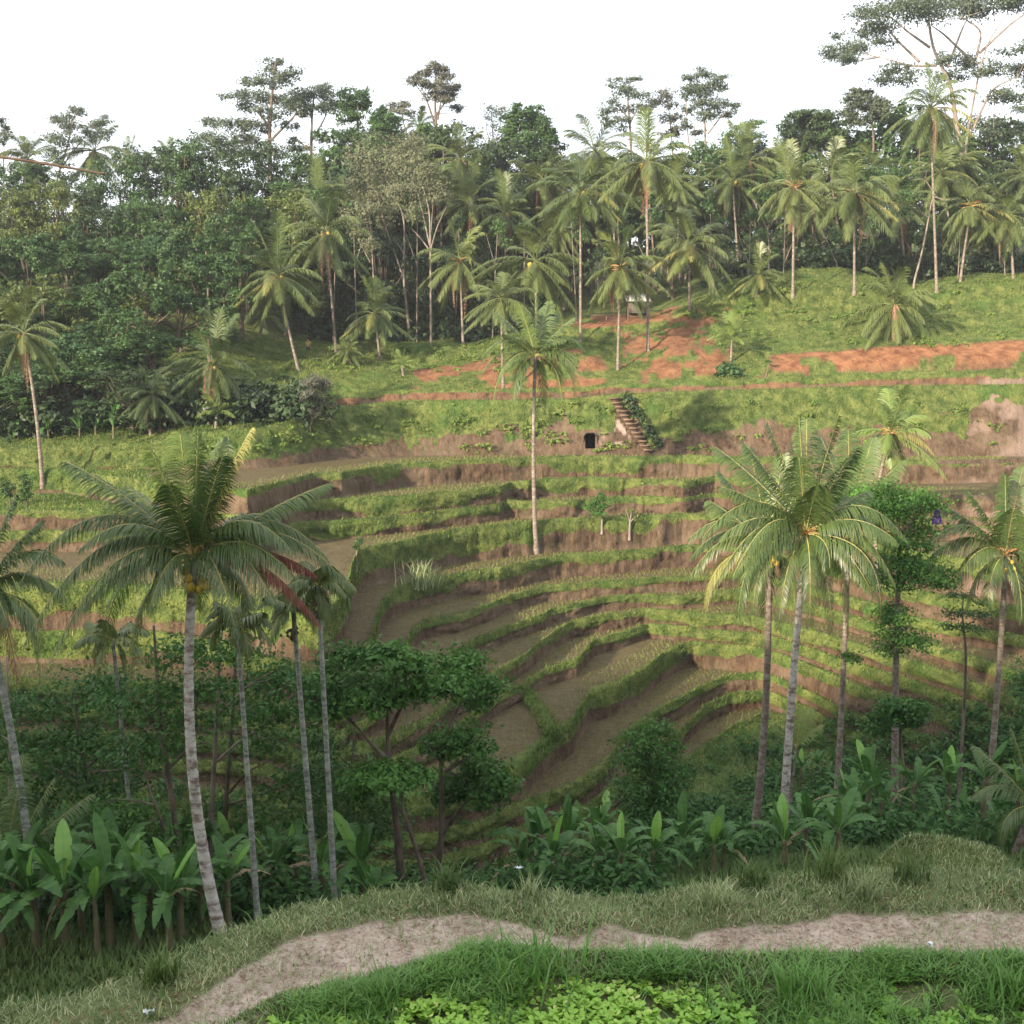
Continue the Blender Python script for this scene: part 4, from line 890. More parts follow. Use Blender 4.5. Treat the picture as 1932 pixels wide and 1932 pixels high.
# the trees that close the view behind the palms
TOPU = [(560,320),(640,300),(700,280),(760,290),(860,290),(930,320),(1000,330),(1100,320),(1200,345),(1300,330),(1400,310),(1470,290),(1560,290),(1650,270),(1750,290),(1850,290),(2000,290)]
for nm, Y, dv, sp, ks in (('back', 141, -62, 48, [('bushy','leaf_dark'),('bushy','leaf_mid'),('tall','leaf_mid'),('spread','leaf_dark')]), ('middle', 131, 25, 50, [('bushy','leaf_dark'),('tall','leaf_dark'),('bushy','leaf_mid')]), ('front', 121, 140, 50, [('bushy','leaf_dark'),('spread','leaf_dark'),('bushy','leaf_dark')])):
    us = np.arange(575, 1985, sp); us = us + frng.uniform(-16, 16, len(us))
    for q, u in enumerate(us):
        Yq = Y + frng.uniform(-2.5, 2.5); p = gp(u, Yq); t = at(u, np.interp(u, [a for a, b in TOPU], [b for a, b in TOPU]) + dv + frng.uniform(-18, 30), Yq); h = max(4, t[2] - p[2]); kd, mt = ks[int(frng.integers(len(ks)))]
        put_tree(kd, mt, int(frng.integers(2)), p, h, h * frng.uniform(.75, 1.05) if kd != 'tall' else h * 1.1, '%s %s tree, %s in the %s row behind the palms' % (KK[kd], KW[mt], ORD[q], nm), 'trees closing the view behind the palm grove')

# palms crowding the back of the grove
xr = np.random.default_rng(91); k = 0
for u in np.arange(590, 1960, 62):
    u = u + xr.uniform(-18, 18); v = xr.uniform(300, 450); k += 1
    palm('background palm in the depth of the grove, %s' % ORD[k - 1], (u, v), (u + xr.uniform(-14, 14), 560), xr.uniform(52, 70), xr.uniform(119, 133), var=int(xr.integers(6)), dead=[None, 'tan', 'yellow', 'red'][int(xr.integers(4))], nutk=False, group='background palms deep in the grove')
# ------------------------------------------------------------------ trees with their own outline
z1 = lambda p, q: (p / 3, 79 + q / 3)
z2 = lambda p, q: (644 + p / 3, 79 + q / 3)
z3 = lambda p, q: (1288 + p / 3, q / 3)
z4 = lambda p, q: (p / 3, 644 + q / 3)
zc = lambda p, q: (644 + p / 3, 644 + q / 3)
z5 = lambda p, q: (1288 + p / 3, 644 + q / 3)
z7 = lambda p, q: (p / 3, 1288 + q / 3)
z8 = lambda p, q: (644 + p / 3, 1288 + q / 3)
z9 = lambda p, q: (1288 + p / 3, 1288 + q / 3)
def shaped(label, zf, Y, stems, blobs, n, size, mat, bark='bark', r0=.22, cat='tree', group=None, name='broadleaf_tree', seed=0, base=None, elong=1.5, hang=0, thick=1.0, depth=.5, twigs=True, grow=1.0, tb=None):
    r = np.random.default_rng(900 + seed); bu, bv = zf(*stems[0][0])
    p = hit(bu, bv) if Y is None else gp(bu, Y)
    Y = p[1]
    if Y is not None:
        a = at(bu, bv, Y)
        if a[2] < p[2] or abs(a[2] - p[2]) < 1.5: p = np.array((a[0], Y, min(a[2], p[2])))
    o = thing(name, label, cat, p, 0, 1, group); px = Y / FP; tg = G(); tips = []
    spread = max([abs(zf(b[0], 0)[0] - bu) for b in blobs] + [20]) * px * depth
    for i, s in enumerate(stems):
        P = []; offs = r.normal(0, spread * .3) if i else 0
        for j, (a_, b_) in enumerate(s):
            q = at(*zf(a_, b_), Y); q[1] += offs * j / max(1, len(s) - 1) ; q[0] += 0; P.append(q - p)
        if i == 0: P.insert(0, P[0] * 0 + np.array((P[0][0] * 1.0, 0, -.4)) if np.linalg.norm(P[0]) > .05 else np.array((0, 0, -.4)))
        P = np.array(P); m_ = len(P) * 4; tt = np.linspace(0, len(P) - 1, m_); PP = np.stack([np.interp(tt, range(len(P)), P[:, c]) for c in range(3)], 1)
        for _ in range(2): PP[1:-1] = (PP[:-2] + PP[1:-1] * 2 + PP[2:]) / 4
        rr = r0 if i == 0 else r0 * .5
        v_, t_, q_ = tube_arr(PP, np.linspace(rr, rr * .3, m_), 7); tg.add(v_, t_, q_); tips.append(PP[int(m_ * .55):])
    B = []
    for (a_, b_, ra, rb) in blobs:
        u, v = zf(a_, b_); u2, v2 = zf(a_ + ra, b_ + rb); dy = r.uniform(-1, 1) * spread
        q = at(u, v, Y + dy) - p; gw = grow * 1.12; B.append((*q, (u2 - u) * px * gw, max((u2 - u) * px * .9, .3) * thick * gw, (v2 - v) * px * gw))
    if twigs and blobs:
        T = np.concatenate(tips)
        for b in B:
            e = np.array(b[:3]); d = np.linalg.norm(T - e, axis=1) + 2 * np.maximum(0, T[:, 2] - e[2]); s_ = T[int(d.argmin())]
            if np.linalg.norm(e - s_) > .2: limbs(tg, r, s_, [e], r0 * .22, .1)
    link('trunk', tg.me('trunk', M[bark], True), o)
    if blobs:
        g = G(); cloud(g, r, B, int(n * DENS), size * SZ, elong=elong, hang=hang, tbase=tb, nsub=NSUB, sig=SIG); link('crown', g.me('crown', M[mat]), o)
    return o
DENS, SZ, NSUB, SIG = 1.9, .58, 16, .22
SK = 'trees on the skyline'
shaped('tall tree with flat open tiers of leaves on the skyline over the left wood', z1, 140, [[(1530,745),(1525,480),(1545,250),(1560,110)],[(1530,560),(1680,420),(1690,380)],[(1530,740),(1440,650),(1350,560)],[(1525,480),(1470,410),(1380,320)]],
 [(1560,110,50,30),(1540,160,60,35),(1630,170,60,35),(1400,230,60,28),(1480,220,80,38),(1590,230,80,38),(1330,310,90,25),(1450,310,90,35),(1580,320,90,35),(1650,360,60,25),(1380,370,60,35),(1480,390,70,25),(1560,420,60,25),(1180,450,60,18),(1280,460,90,30),(1400,460,100,35),(1150,540,90,30),(1250,560,120,35),(1400,540,120,38),(1500,490,60,25),(1100,600,80,28),(1250,640,100,35),(1400,620,120,35),(1560,600,80,35),(1640,470,50,25)], 8000, .34, 'leaf_sky', r0=.32, group=SK, seed=1)
shaped('flat topped skyline tree next to the tallest tiered one', z1, 142, [[(1760,690),(1765,420),(1780,280)],[(1765,560),(1840,430),(1850,380)],[(1762,620),(1690,560),(1660,560)]],
 [(1830,260,60,25),(1750,290,100,25),(1850,300,80,25),(1720,350,110,25),(1820,370,90,30),(1680,320,60,20),(1900,350,60,25),(1700,400,80,20),(1700,600,70,25),(1850,560,60,22),(1660,560,40,18)], 3800, .32, 'leaf_sky', r0=.25, group=SK, seed=2)
shaped('skyline tree with loose dark clumps right of the flat topped one', z2, 140, [[(90,600),(90,480),(95,300)]],
 [(60,290,60,30),(120,310,50,40),(30,340,60,40),(100,370,70,40),(140,350,30,30),(20,430,50,40),(80,420,50,30),(20,560,50,50),(70,520,40,40)], 3400, .32, 'leaf_mid', r0=.22, group=SK, seed=3)
shaped('tall open brownish tree standing alone highest on the middle skyline', z2, 145, [[(540,600),(540,530),(530,360),(535,200)],[(535,480),(480,320),(430,260)],[(545,440),(570,300)],[(532,420),(620,300)]],
 [(530,150,60,28),(580,160,50,28),(600,200,40,28),(480,180,40,25),(420,210,50,28),(480,240,60,25),(560,240,70,28),(640,260,40,22),(520,290,60,28),(610,300,60,22),(560,320,60,18),(650,370,45,12),(660,390,28,10),(600,330,40,14)], 4200, .30, 'leaf_brown', r0=.28, group=SK, seed=4)
shaped('dense cone shaped skyline tree', z2, 138, [[(240,640),(240,450)]], [(230,390,35,30),(210,430,50,35),(270,430,55,35),(240,480,80,45),(220,530,70,40),(300,480,40,40),(290,540,50,30),(240,600,90,40)], 4200, .34, 'leaf_mid', r0=.25, group=SK, seed=5)
shaped('thin flat clump of leaves on a slight skyline tree behind the cone shaped one', z2, 150, [[(380,560),(350,450),(340,370)]], [(340,360,70,22),(320,390,50,18),(370,350,30,14),(400,400,30,14)], 800, .3, 'leaf_brown', r0=.14, group=SK, seed=6)
shaped('dense dark rounded tree rising in the gap of the middle skyline', z2, 138, [[(1105,780),(1105,680),(1080,560),(1050,430)],[(1100,660),(1040,590),(1000,480)]],
 [(990,380,40,35),(960,440,50,40),(1040,400,50,35),(1100,400,50,30),(950,500,50,40),(1020,480,70,50),(1100,460,70,50),(1150,480,60,50),(960,560,50,40),(1050,560,80,50),(1150,550,70,50),(1090,610,50,40),(1130,640,50,25),(1000,600,50,30),(1190,530,40,50)], 7000, .36, 'leaf_mid', r0=.25, group=SK, seed=7)
shaped('pale nearly leafless skyline tree', z2, 150, [[(860,700),(860,560),(850,420)],[(858,600),(900,480),(910,390)],[(860,620),(820,500),(820,400)]], [(830,380,40,20),(880,400,50,28),(830,430,40,25),(870,480,50,40),(860,560,50,40),(905,380,28,15)], 650, .28, 'leaf_olive', bark='barkpale', r0=.14, group=SK, seed=8)
shaped('open skyline tree with scattered leaf clumps behind the tall palms', z2, 145, [[(1640,640),(1635,480),(1620,340),(1630,230)],[(1635,460),(1700,330)],[(1630,440),(1550,340),(1530,260)]],
 [(1650,210,40,22),(1560,220,50,18),(1530,250,30,14),(1590,260,60,18),(1680,210,25,12),(1620,290,80,25),(1710,300,50,25),(1540,340,50,25),(1500,390,50,22),(1600,380,70,22),(1700,360,50,25),(1600,440,60,22),(1500,440,50,38),(1580,490,40,18),(1750,360,50,18)], 2600, .30, 'leaf_sky', r0=.2, group=SK, seed=9)
shaped('small open skyline tree between two larger open ones', z2, 148, [[(1880,700),(1870,560),(1850,340)]], [(1830,300,60,25),(1800,340,60,22),(1860,360,40,22),(1850,430,50,25),(1900,500,50,38),(1840,520,50,18),(1900,420,30,25)], 1700, .30, 'leaf_brown', r0=.16, group=SK, seed=10)
shaped('open skyline tree with a crooked pale forked trunk', z3, 145, [[(105,1040),(105,975),(130,820),(125,680),(90,520)],[(105,960),(75,860),(70,690)],[(140,760),(200,680),(240,640)],[(125,680),(190,560)],[(100,980),(30,820),(20,600)]],
 [(50,440,50,22),(120,410,60,25),(220,440,55,18),(170,470,60,28),(60,490,70,32),(20,540,40,40),(130,520,70,28),(220,500,50,22),(100,580,70,28),(200,590,80,30),(280,600,48,26),(150,650,70,28),(240,650,60,22),(40,620,50,28),(20,700,40,28),(90,750,50,18)], 4600, .30, 'leaf_sky', bark='barkpale', r0=.25, group=SK, seed=11)
shaped('low pale green airy tree at the dip of the skyline', z3, 140, [[(350,960),(350,880),(380,740)]], [(380,720,60,22),(440,690,40,14),(320,720,60,18),(260,760,50,18),(350,770,70,25),(430,770,50,18),(250,800,50,18)], 1300, .28, 'leaf_mid', r0=.14, group=SK, seed=12)
shaped('broad bushy skyline tree right of the dip', z3, 138, [[(720,960),(720,700)]], [(640,660,50,30),(690,650,60,30),(600,710,50,35),(680,710,80,40),(760,680,70,35),(830,660,60,30),(760,740,80,40),(860,720,70,40),(620,760,60,30),(700,790,80,40),(820,790,80,40),(900,760,50,30)], 6500, .36, 'leaf_dark', r0=.25, group=SK, seed=13)
shaped('dark ragged tree just below and left of the great umbrella tree', z3, 136, [[(1080,860),(1080,760),(1050,560)]], [(1000,520,60,28),(950,570,50,38),(1010,600,70,38),(1080,590,60,38),(1100,660,60,38),(980,680,60,38),(1150,600,40,48),(940,640,40,30)], 3600, .34, 'leaf_sky', r0=.2, group=SK, seed=14)
shaped('great umbrella tree towering at the top right, with wide flat tiers on bare forked limbs', z3, 134, [[(1580,960),(1580,860),(1540,650),(1520,480),(1420,290),(1390,120),(1400,40)],[(1600,900),(1600,800),(1620,640),(1660,400),(1700,250),(1800,100)],[(1640,350),(1480,200),(1400,150)],[(1660,330),(1700,170),(1560,80)],[(1500,380),(1600,150),(1660,60)],[(1340,350),(1220,180),(1210,80)],[(1440,370),(1300,370),(1130,310)],[(1640,740),(1750,500),(1900,430)],[(1680,300),(1860,130),(2000,40)],[(1400,270),(1280,160),(1200,60)]],
 [(850,300,80,24),(1000,270,100,28),(1040,180,110,32),(1100,80,110,48),(1250,30,150,45),(1420,50,160,45),(1600,20,180,40),(1780,10,170,42),(1950,0,120,40),(2080,20,120,40),(930,340,60,22),(880,200,30,14),(1950,270,100,25),(1900,380,90,22),(1750,400,80,28),(1600,350,100,22),(1250,430,120,26),(1480,330,60,24),(1840,550,110,28),(1950,600,80,25),(1700,690,90,26),(1560,420,90,20),(1200,390,70,18),(2050,450,120,30),(1760,760,70,28),(1150,240,60,12)], 17000, .34, 'leaf_sky', bark='barkpale', r0=.33, group=SK, seed=15, depth=.35, grow=1.25)
shaped('thin topped tree above the distant left palms', z1, 146, [[(320,860),(320,780),(380,600),(420,420)],[(340,720),(500,500),(560,460)]], [(430,380,50,26),(460,400,40,18),(390,420,40,22),(330,430,60,22),(350,450,50,18),(520,460,80,18),(580,460,30,14),(400,490,80,26),(300,540,60,26),(330,580,70,32),(600,520,50,36),(300,650,50,46),(430,560,60,36)], 3000, .3, 'leaf_sky', r0=.18, group=SK, seed=16)
shaped('light tree cut off by the left edge on the skyline', z1, 148, [[(20,860),(20,700),(25,500)]], [(10,450,30,22),(40,490,30,18),(20,540,50,32),(-40,480,40,30)], 900, .3, 'leaf_sky', r0=.15, group=SK, seed=17)
PB = 'pale branched trees in the grove'
shaped('grey green tree with a forked pale trunk showing through its thin leaves', z2, 118, [[(385,1640),(370,1500),(350,1330),(360,1050),(340,940),(230,800)],[(350,1330),(250,1050),(200,850)],[(362,1000),(400,900),(395,860)],[(355,1200),(290,1100)]],
 [(280,600,110,60),(400,560,90,60),(150,660,100,80),(300,720,120,80),(130,780,90,80),(250,850,120,80),(100,920,80,80),(220,980,90,70)], 6200, .26, 'leaf_olive', bark='barkpale', r0=.17, group=PB, seed=20)
shaped('straight pale tree with upswept bare branches among the palms', z2, 112, [[(508,1710),(505,1200),(500,950),(460,820)],[(505,1180),(540,1050),(600,920)],[(500,1180),(440,1100),(400,1060)],[(500,1150),(440,880),(400,780)],[(503,1120),(520,900)]],
 [(430,680,100,70),(380,830,120,90),(480,840,90,80),(550,860,70,60),(420,960,80,60),(500,740,70,50)], 3400, .26, 'leaf_olive', bark='barkpale', r0=.15, group=PB, seed=21)
shaped('slender pale tree left of the forked one in the grove', z2, 114, [[(200,1680),(170,1100),(150,900)],[(165,1250),(60,1050)],[(172,1150),(130,950)]], [(100,1060,70,60),(160,940,70,60),(60,980,60,50),(150,1150,60,40)], 1600, .26, 'leaf_olive', bark='barkpale', r0=.13, group=PB, seed=22)
shaped('thin dry whitish tree crossing the tallest palm, nearly bare', z3, 112, [[(1310,1590),(1350,1450),(1390,1250),(1410,1130),(1440,1110)],[(1430,1115),(1480,1135),(1540,1130)],[(1430,1105),(1370,1010),(1290,1020)],[(1370,1010),(1390,960)],[(1390,1230),(1350,1210)]], [(1300,1100,60,40),(1250,1200,50,40)], 400, .25, 'leaf_mid', bark='barkpale', r0=.13, group=PB, seed=23, twigs=False)
shaped('small dry whitish branched tree in front of the dark crest trees', z3, 116, [[(490,1400),(480,1300),(430,1200),(400,1130)],[(480,1260),(560,1220)],[(485,1230),(510,1150)],[(490,1290),(530,1230),(580,1215)]], [(420,1080,50,30)], 160, .25, 'leaf_mid', bark='barkpale', r0=.10, group=PB, seed=24, twigs=False)
gr_ = np.random.default_rng(314)
for q, u in enumerate(np.linspace(610, 1880, 17)):
    u = float(u + gr_.uniform(-22, 22)); l_ = gr_.uniform(-14, 14); v0 = gr_.uniform(380, 450)
    shaped('slender bare stemmed tree in the gloom of the grove, %s' % ORD[q], lambda x, y: (x, y), 116 + gr_.uniform(-2, 3), [[(u, 640), (u + l_ * .4, 540), (u + l_, v0)], [(u + l_ * .5, 500), (u + l_ + 22 * (1 if q % 2 else -1), 440)]], [(u + l_, v0 - 6, 16, 14), (u + l_ + 18, v0 + 24, 14, 10)], 260, .28, 'leaf_mid', bark='barkpale', r0=.09, group='slender trees in the grove', seed=200 + q)
# small trees on the terraces
TT = 'small trees planted on the terraces'
shaped('small dusty dark tree on the lawn corner of the upper terrace', z4, None, [[(1755,515),(1770,380),(1780,260)]], [(1760,225,60,38),(1820,255,50,38),(1735,290,50,38),(1800,330,50,45),(1780,400,32,30),(1850,230,28,25)], 2600, .15, 'leaf_brown', r0=.09, group=TT, seed=30)
shaped('small bright green tree between terraces, with a leafy head', zc, None, [[(1475,1058),(1475,960),(1470,880)]], [(1470,880,30,25),(1440,920,40,20),(1480,930,40,25),(1400,945,30,12),(1450,970,40,20)], 1100, .14, 'leaf_fresh', bark='barkpale', r0=.10, group=TT, seed=31)
shaped('pollarded almost leafless little tree on the bank', zc, None, [[(1630,1092),(1635,1010),(1645,960)],[(1633,1020),(1610,950)],[(1638,1020),(1665,990)]], [(1640,955,28,10),(1620,990,20,8),(1662,1005,15,8)], 180, .12, 'leaf_yel', bark='barkpale', r0=.12, group=TT, seed=32)
shaped('tiny sapling on the rim of a wide terrace near the dark fronds', zc, None, [[(85,1262),(85,1200),(95,1150)]], [(95,1140,28,18),(110,1125,18,12),(75,1165,15,10)], 350, .12, 'leaf_mid', bark='barkpale', r0=.06, group=TT, seed=33)
shaped('leftmost of two little round shrubs on the lower lawn', z4, None, [[(60,928),(50,860)]], [(45,825,35,35),(45,865,32,30),(25,850,20,20)], 600, .15, 'leaf_mid', r0=.07, cat='shrub', name='round_shrub', group='little shrubs on the lawn', seed=34)
shaped('taller of two little round shrubs on the lower lawn', z4, None, [[(152,938),(145,860)]], [(140,790,32,32),(142,835,36,34),(148,870,30,25)], 650, .15, 'leaf_mid', r0=.07, cat='shrub', name='round_shrub', group='little shrubs on the lawn', seed=35)
shaped('thin sapling with a single tuft under the orange bank', z5, None, [[(470,203),(490,115)]], [(490,112,16,9),(480,118,10,6)], 120, .12, 'leaf_fresh', bark='barkpale', r0=.05, group=TT, seed=36)
shaped('slender young tree at the corner of the lawn by the mound', z4, 88, [[(1604,330),(1600,200)]], [(1590,195,30,15),(1570,215,22,12),(1620,200,20,12)], 260, .14, 'leaf_mid', bark='barkpale', r0=.05, group=TT, seed=37)
shaped('broad leafed bluish green shrub at the foot of the red bank', z5, 97, [[(262,205),(262,170)]], [(230,165,45,30),(290,175,50,30),(260,145,40,25),(320,185,30,18),(215,185,30,18)], 330, .42, 'leaf_blue', r0=.06, cat='shrub', name='broad_leafed_shrub', seed=38, elong=1.3)
# trees in the shaded valley
DENS, SZ, NSUB, SIG = 2.5, .50, 26, .30
VT = 'trees in the shaded valley'
shaped('dark leafy tree in the valley whose crown covers the terrace corner', z8, 27.5, [[(340,1150),(320,850),(290,620),(265,420),(260,150)],[(290,620),(350,500),(400,420)],[(268,440),(160,350),(100,280)],[(262,300),(330,150),(380,60)]],
 [(20,-140,150,60),(200,-170,130,55),(120,0,200,70),(360,-80,150,70),(-20,110,150,70),(250,60,170,60),(430,30,120,60),(-120,0,110,60),(280,-190,80,40),(150,130,120,50),(380,-130,90,50)], 2700, .19, 'leaf_fresh', r0=.13, group=VT, seed=40, elong=1.7, tb=np.linspace(.05, .5, 11))
shaped('short tree before the dark leafy one, with a single flat leaf tier', z8, 26.5, [[(478,1150),(430,950),(350,740),(340,590)],[(345,650),(240,560)],[(345,640),(430,560)],[(380,800),(300,700)],[(430,960),(480,890)]], [(290,530,170,38),(150,560,120,35),(420,520,110,32),(230,500,100,25),(100,610,60,25)], 1500, .20, 'leaf_fresh', r0=.085, group=VT, seed=41, elong=1.7, tb=np.full(5, .3))
shaped('tree with stacked leaf tiers in front of the brown terraces, middle of the valley', z8, 28.5, [[(540,1130),(570,850),(565,500),(560,380)],[(570,870),(650,720),(720,620)],[(565,520),(700,430),(740,400)],[(560,420),(500,350),(450,330)],[(562,380),(640,180),(700,60)]],
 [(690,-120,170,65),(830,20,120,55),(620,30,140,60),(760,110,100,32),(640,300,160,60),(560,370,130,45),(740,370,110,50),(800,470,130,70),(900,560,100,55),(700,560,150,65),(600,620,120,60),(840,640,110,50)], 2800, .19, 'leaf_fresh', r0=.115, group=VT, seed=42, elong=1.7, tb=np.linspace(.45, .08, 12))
shaped('bushy upright tree of small glossy leaves above the banana row', z8, 31, [[(1770,1060),(1760,600),(1750,330)]],
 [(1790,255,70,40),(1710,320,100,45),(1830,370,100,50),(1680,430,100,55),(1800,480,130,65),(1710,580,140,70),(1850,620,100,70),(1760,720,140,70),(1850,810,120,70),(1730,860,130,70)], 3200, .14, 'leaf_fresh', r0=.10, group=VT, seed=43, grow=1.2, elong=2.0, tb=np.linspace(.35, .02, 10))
shaped('tree with rounded tiers of fine leaves beside the round crowned palm', z5, 41, [[(1200,2520),(1205,1900),(1215,1500),(1228,1150),(1215,960)],[(1215,1400),(1330,1250)],[(1220,1100),(1320,950)],[(1210,1650),(1290,1600)],[(1215,1350),(1130,1280)]],
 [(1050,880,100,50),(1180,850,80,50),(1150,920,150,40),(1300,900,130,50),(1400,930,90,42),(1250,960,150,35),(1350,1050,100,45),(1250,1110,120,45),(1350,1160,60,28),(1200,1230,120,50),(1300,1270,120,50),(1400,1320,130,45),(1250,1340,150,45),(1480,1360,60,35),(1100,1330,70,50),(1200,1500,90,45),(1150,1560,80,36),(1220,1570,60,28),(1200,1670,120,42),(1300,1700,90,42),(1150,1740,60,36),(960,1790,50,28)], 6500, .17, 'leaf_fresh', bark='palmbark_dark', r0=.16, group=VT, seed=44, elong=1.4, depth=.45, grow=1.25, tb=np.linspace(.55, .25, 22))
shaped('wispy dark tree with flat sprays in front of the right terraces', z5, 46, [[(1605,1850),(1600,1700),(1580,1540),(1590,1440)],[(1590,1620),(1680,1560)]], [(1560,1440,80,18),(1680,1545,100,20),(1540,1540,80,20),(1620,1620,80,22),(1700,1480,60,14),(1500,1610,60,16)], 800, .14, 'leaf_mid', r0=.07, group=VT, seed=45)
shaped('low feathery tree behind the banana plants, under the tree with rounded tiers', z9, 36, [[(1250,470),(1230,320),(1240,200)]], [(1240,180,120,35),(1130,200,80,30),(1320,140,80,30),(1180,130,90,30),(1100,260,80,28),(1300,220,70,30)], 1900, .17, 'leaf_fresh', r0=.07, group=VT, seed=46, tb=np.full(6, .2))
LG = 'slim leafy trees behind the left banana plants'
def slim(label, path, blobs, Y, n, r0, seed, bark='bark', extra=()):
    shaped(label, lambda a, b: (a, b), Y, [path] + list(extra), blobs, int(n * .6), .17, 'leaf_fresh', bark=bark, r0=r0, group=LG, seed=seed, elong=1.7, tb=np.full(max(1, len(blobs)), .15), depth=.4, grow=1.25)
slim('slim bare trunk leaning left across the shaded slope, with leafy tiers', [(350,1690),(327,1521),(307,1398),(297,1290),(290,1180)], [(270,1330,70,20),(330,1300,60,18),(300,1400,70,20),(350,1370,60,18),(330,1230,60,20),(380,1300,50,16)], 26, 2100, .095, 50, extra=[[(307,1400),(280,1340),(240,1300)],[(317,1450),(370,1400),(400,1395)]])
slim('slim tree behind the big palm trunk, with sprays to its right', [(397,1560),(405,1440),(412,1290),(415,1180)], [(480,1290,60,18),(530,1270,50,18),(440,1230,60,18),(560,1320,70,22),(490,1350,60,18)], 28, 2100, .085, 51, bark='barkpale', extra=[[(405,1440),(450,1400),(500,1370)],[(410,1350),(470,1290),(520,1260)]])
slim('slim dark forked tree between the big palm and the palest areca', [(424,1540),(433,1430),(443,1290),(446,1200)], [(500,1400,60,18),(560,1500,70,22),(430,1520,60,18),(600,1460,60,20),(520,1560,60,20),(610,1540,50,20)], 29, 2300, .08, 52, extra=[[(428,1500),(470,1450),(530,1420)],[(424,1520),(500,1500),(540,1480)]])
slim('tree with dark layered sprays filling the slope left of the big palm', [(180,1640),(170,1500),(150,1400),(140,1300)], [(130,1330,80,22),(60,1400,70,22),(200,1290,70,22),(110,1450,80,25),(200,1480,90,28),(60,1500,60,25),(240,1420,80,22),(150,1390,80,22),(30,1330,60,20)], 29, 5200, .09, 53, extra=[[(170,1500),(100,1450),(50,1420)],[(165,1450),(230,1380)]])
slim('slim whitish trunk at the far left with few sprays', [(18,1520),(20,1400),(12,1240)], [(30,1440,50,18),(-10,1380,50,18),(60,1560,50,20)], 27, 900, .07, 54, bark='barkpale')
slim('leaning leafless trunk crossing in front of the slope', [(335,1650),(310,1560),(285,1500),(262,1420)], [(250,1560,60,20),(220,1530,50,18),(300,1590,40,16)], 25.5, 900, .05, 55, extra=[[(290,1518),(240,1505),(200,1510)],[(270,1450),(180,1450)]])
slim('slim tree between the two arecas and the leafy tree, bare below', [(640,1640),(660,1500),(668,1400),(670,1300)], [(640,1480,60,20),(700,1500,60,20),(650,1560,60,22),(600,1400,50,18),(720,1560,60,22)], 30, 2400, .07, 56)
# ------------------------------------------------------------------ banana plants
def banana_leaf(seed, curve, fold=.25, torn=0.0, wd=.15):
    r = np.random.default_rng(seed); n = 16; g = G(); t = np.linspace(0, 1, n)
    P = bez(np.zeros(3), np.array((.12 + .25 * curve, 0, .62 - .1 * curve)), np.array((.22 + .75 * curve, 0, 1.0 - 1.15 * curve)), n)
    hw = wd * np.clip(np.sin(np.pi * np.clip((t - .12) / .88, 0, 1) ** .8), 0, 1) ** .6; hw[t < .12] = .008; hw[-1] = .01
    T = np.gradient(P, axis=0); T /= np.linalg.norm(T, axis=1)[:, None]; S = np.array((0, 1.0, 0)); Nn = np.cross(T, np.tile(S, (n, 1)))
    for sd in (-1, 1):
        for i in range(n - 1):
            cut = .0 if r.random() > (.25 + torn) else .12 + torn * .5
            a0, a1 = hw[i] * r.uniform(.9, 1.02), hw[i + 1] * (1 - cut); dr = torn * r.uniform(.2, 1.2)
            q0 = P[i] + S * sd * a0 * .96 - Nn[i] * -fold * a0 - np.array((0, 0, dr * a0)); q1 = P[i + 1] + S * sd * a1 * .96 - Nn[i + 1] * -fold * a1 - np.array((0, 0, dr * a1))
            m0 = P[i] + (q0 - P[i]) * .5 + Nn[i] * fold * a0 * .12; m1 = P[i + 1] + (q1 - P[i + 1]) * .5 + Nn[i + 1] * fold * a1 * .12
            g.add([P[i], P[i + 1], m1, m0, q1, q0], None, [(0, 1, 2, 3), (3, 2, 4, 5)], r.random() * .5)
    v_, t_, q_ = tube_arr(P - Nn * .004, np.linspace(.008, .003, n), 5); rg = G(); rg.add(v_, t_, q_, .9)
    return g, rg
BL = []
for i, (c, f, tn) in enumerate([(.10, .35, .02), (.22, .3, .08), (.45, .28, .18), (.65, .25, .3), (.95, .2, .5), (.35, .3, .25), (1.15, .2, .9)]):
    g, rg = banana_leaf(600 + i, c, f, tn, wd=.108 if i < 6 else .08)
    BL.append([g.me('banana_leaf', M['banana'], True), g.me('banana_leaf', M['banana_young'], True), g.me('banana_leaf', M['banana_dead'], True), rg.me('leaf_midrib', M['midrib'], True)])
stm = []
for i in range(2):
    g = G(); v_, t_, q_ = tube_arr(bez(np.array((0, 0, -.15)), np.array((.03 * (1 - 2 * i), .02, .5)), np.array((.0, .0, 1.06)), 12), np.linspace(1.0, .55, 12) * (1 + .06 * np.sin(np.arange(12) * 2.1)), 9); g.V[-1:] = []; g.T = []; g.Q = []; g.t = []; g.n = 0
    g.V = []
    P = bez(np.array((0, 0, -.15)), np.array((.03 * (1 - 2 * i), .02, .5)), np.array((0, 0, 1.06)), 12); v_, t_, q_ = tube_arr(P, .055 * np.linspace(1.0, .6, 12) * (1 + .06 * np.sin(np.arange(12) * 2.1)), 9); g.add(v_, t_, q_); stm.append(g.me('banana_stem', M['bananastem'], True))
brng = np.random.default_rng(21)
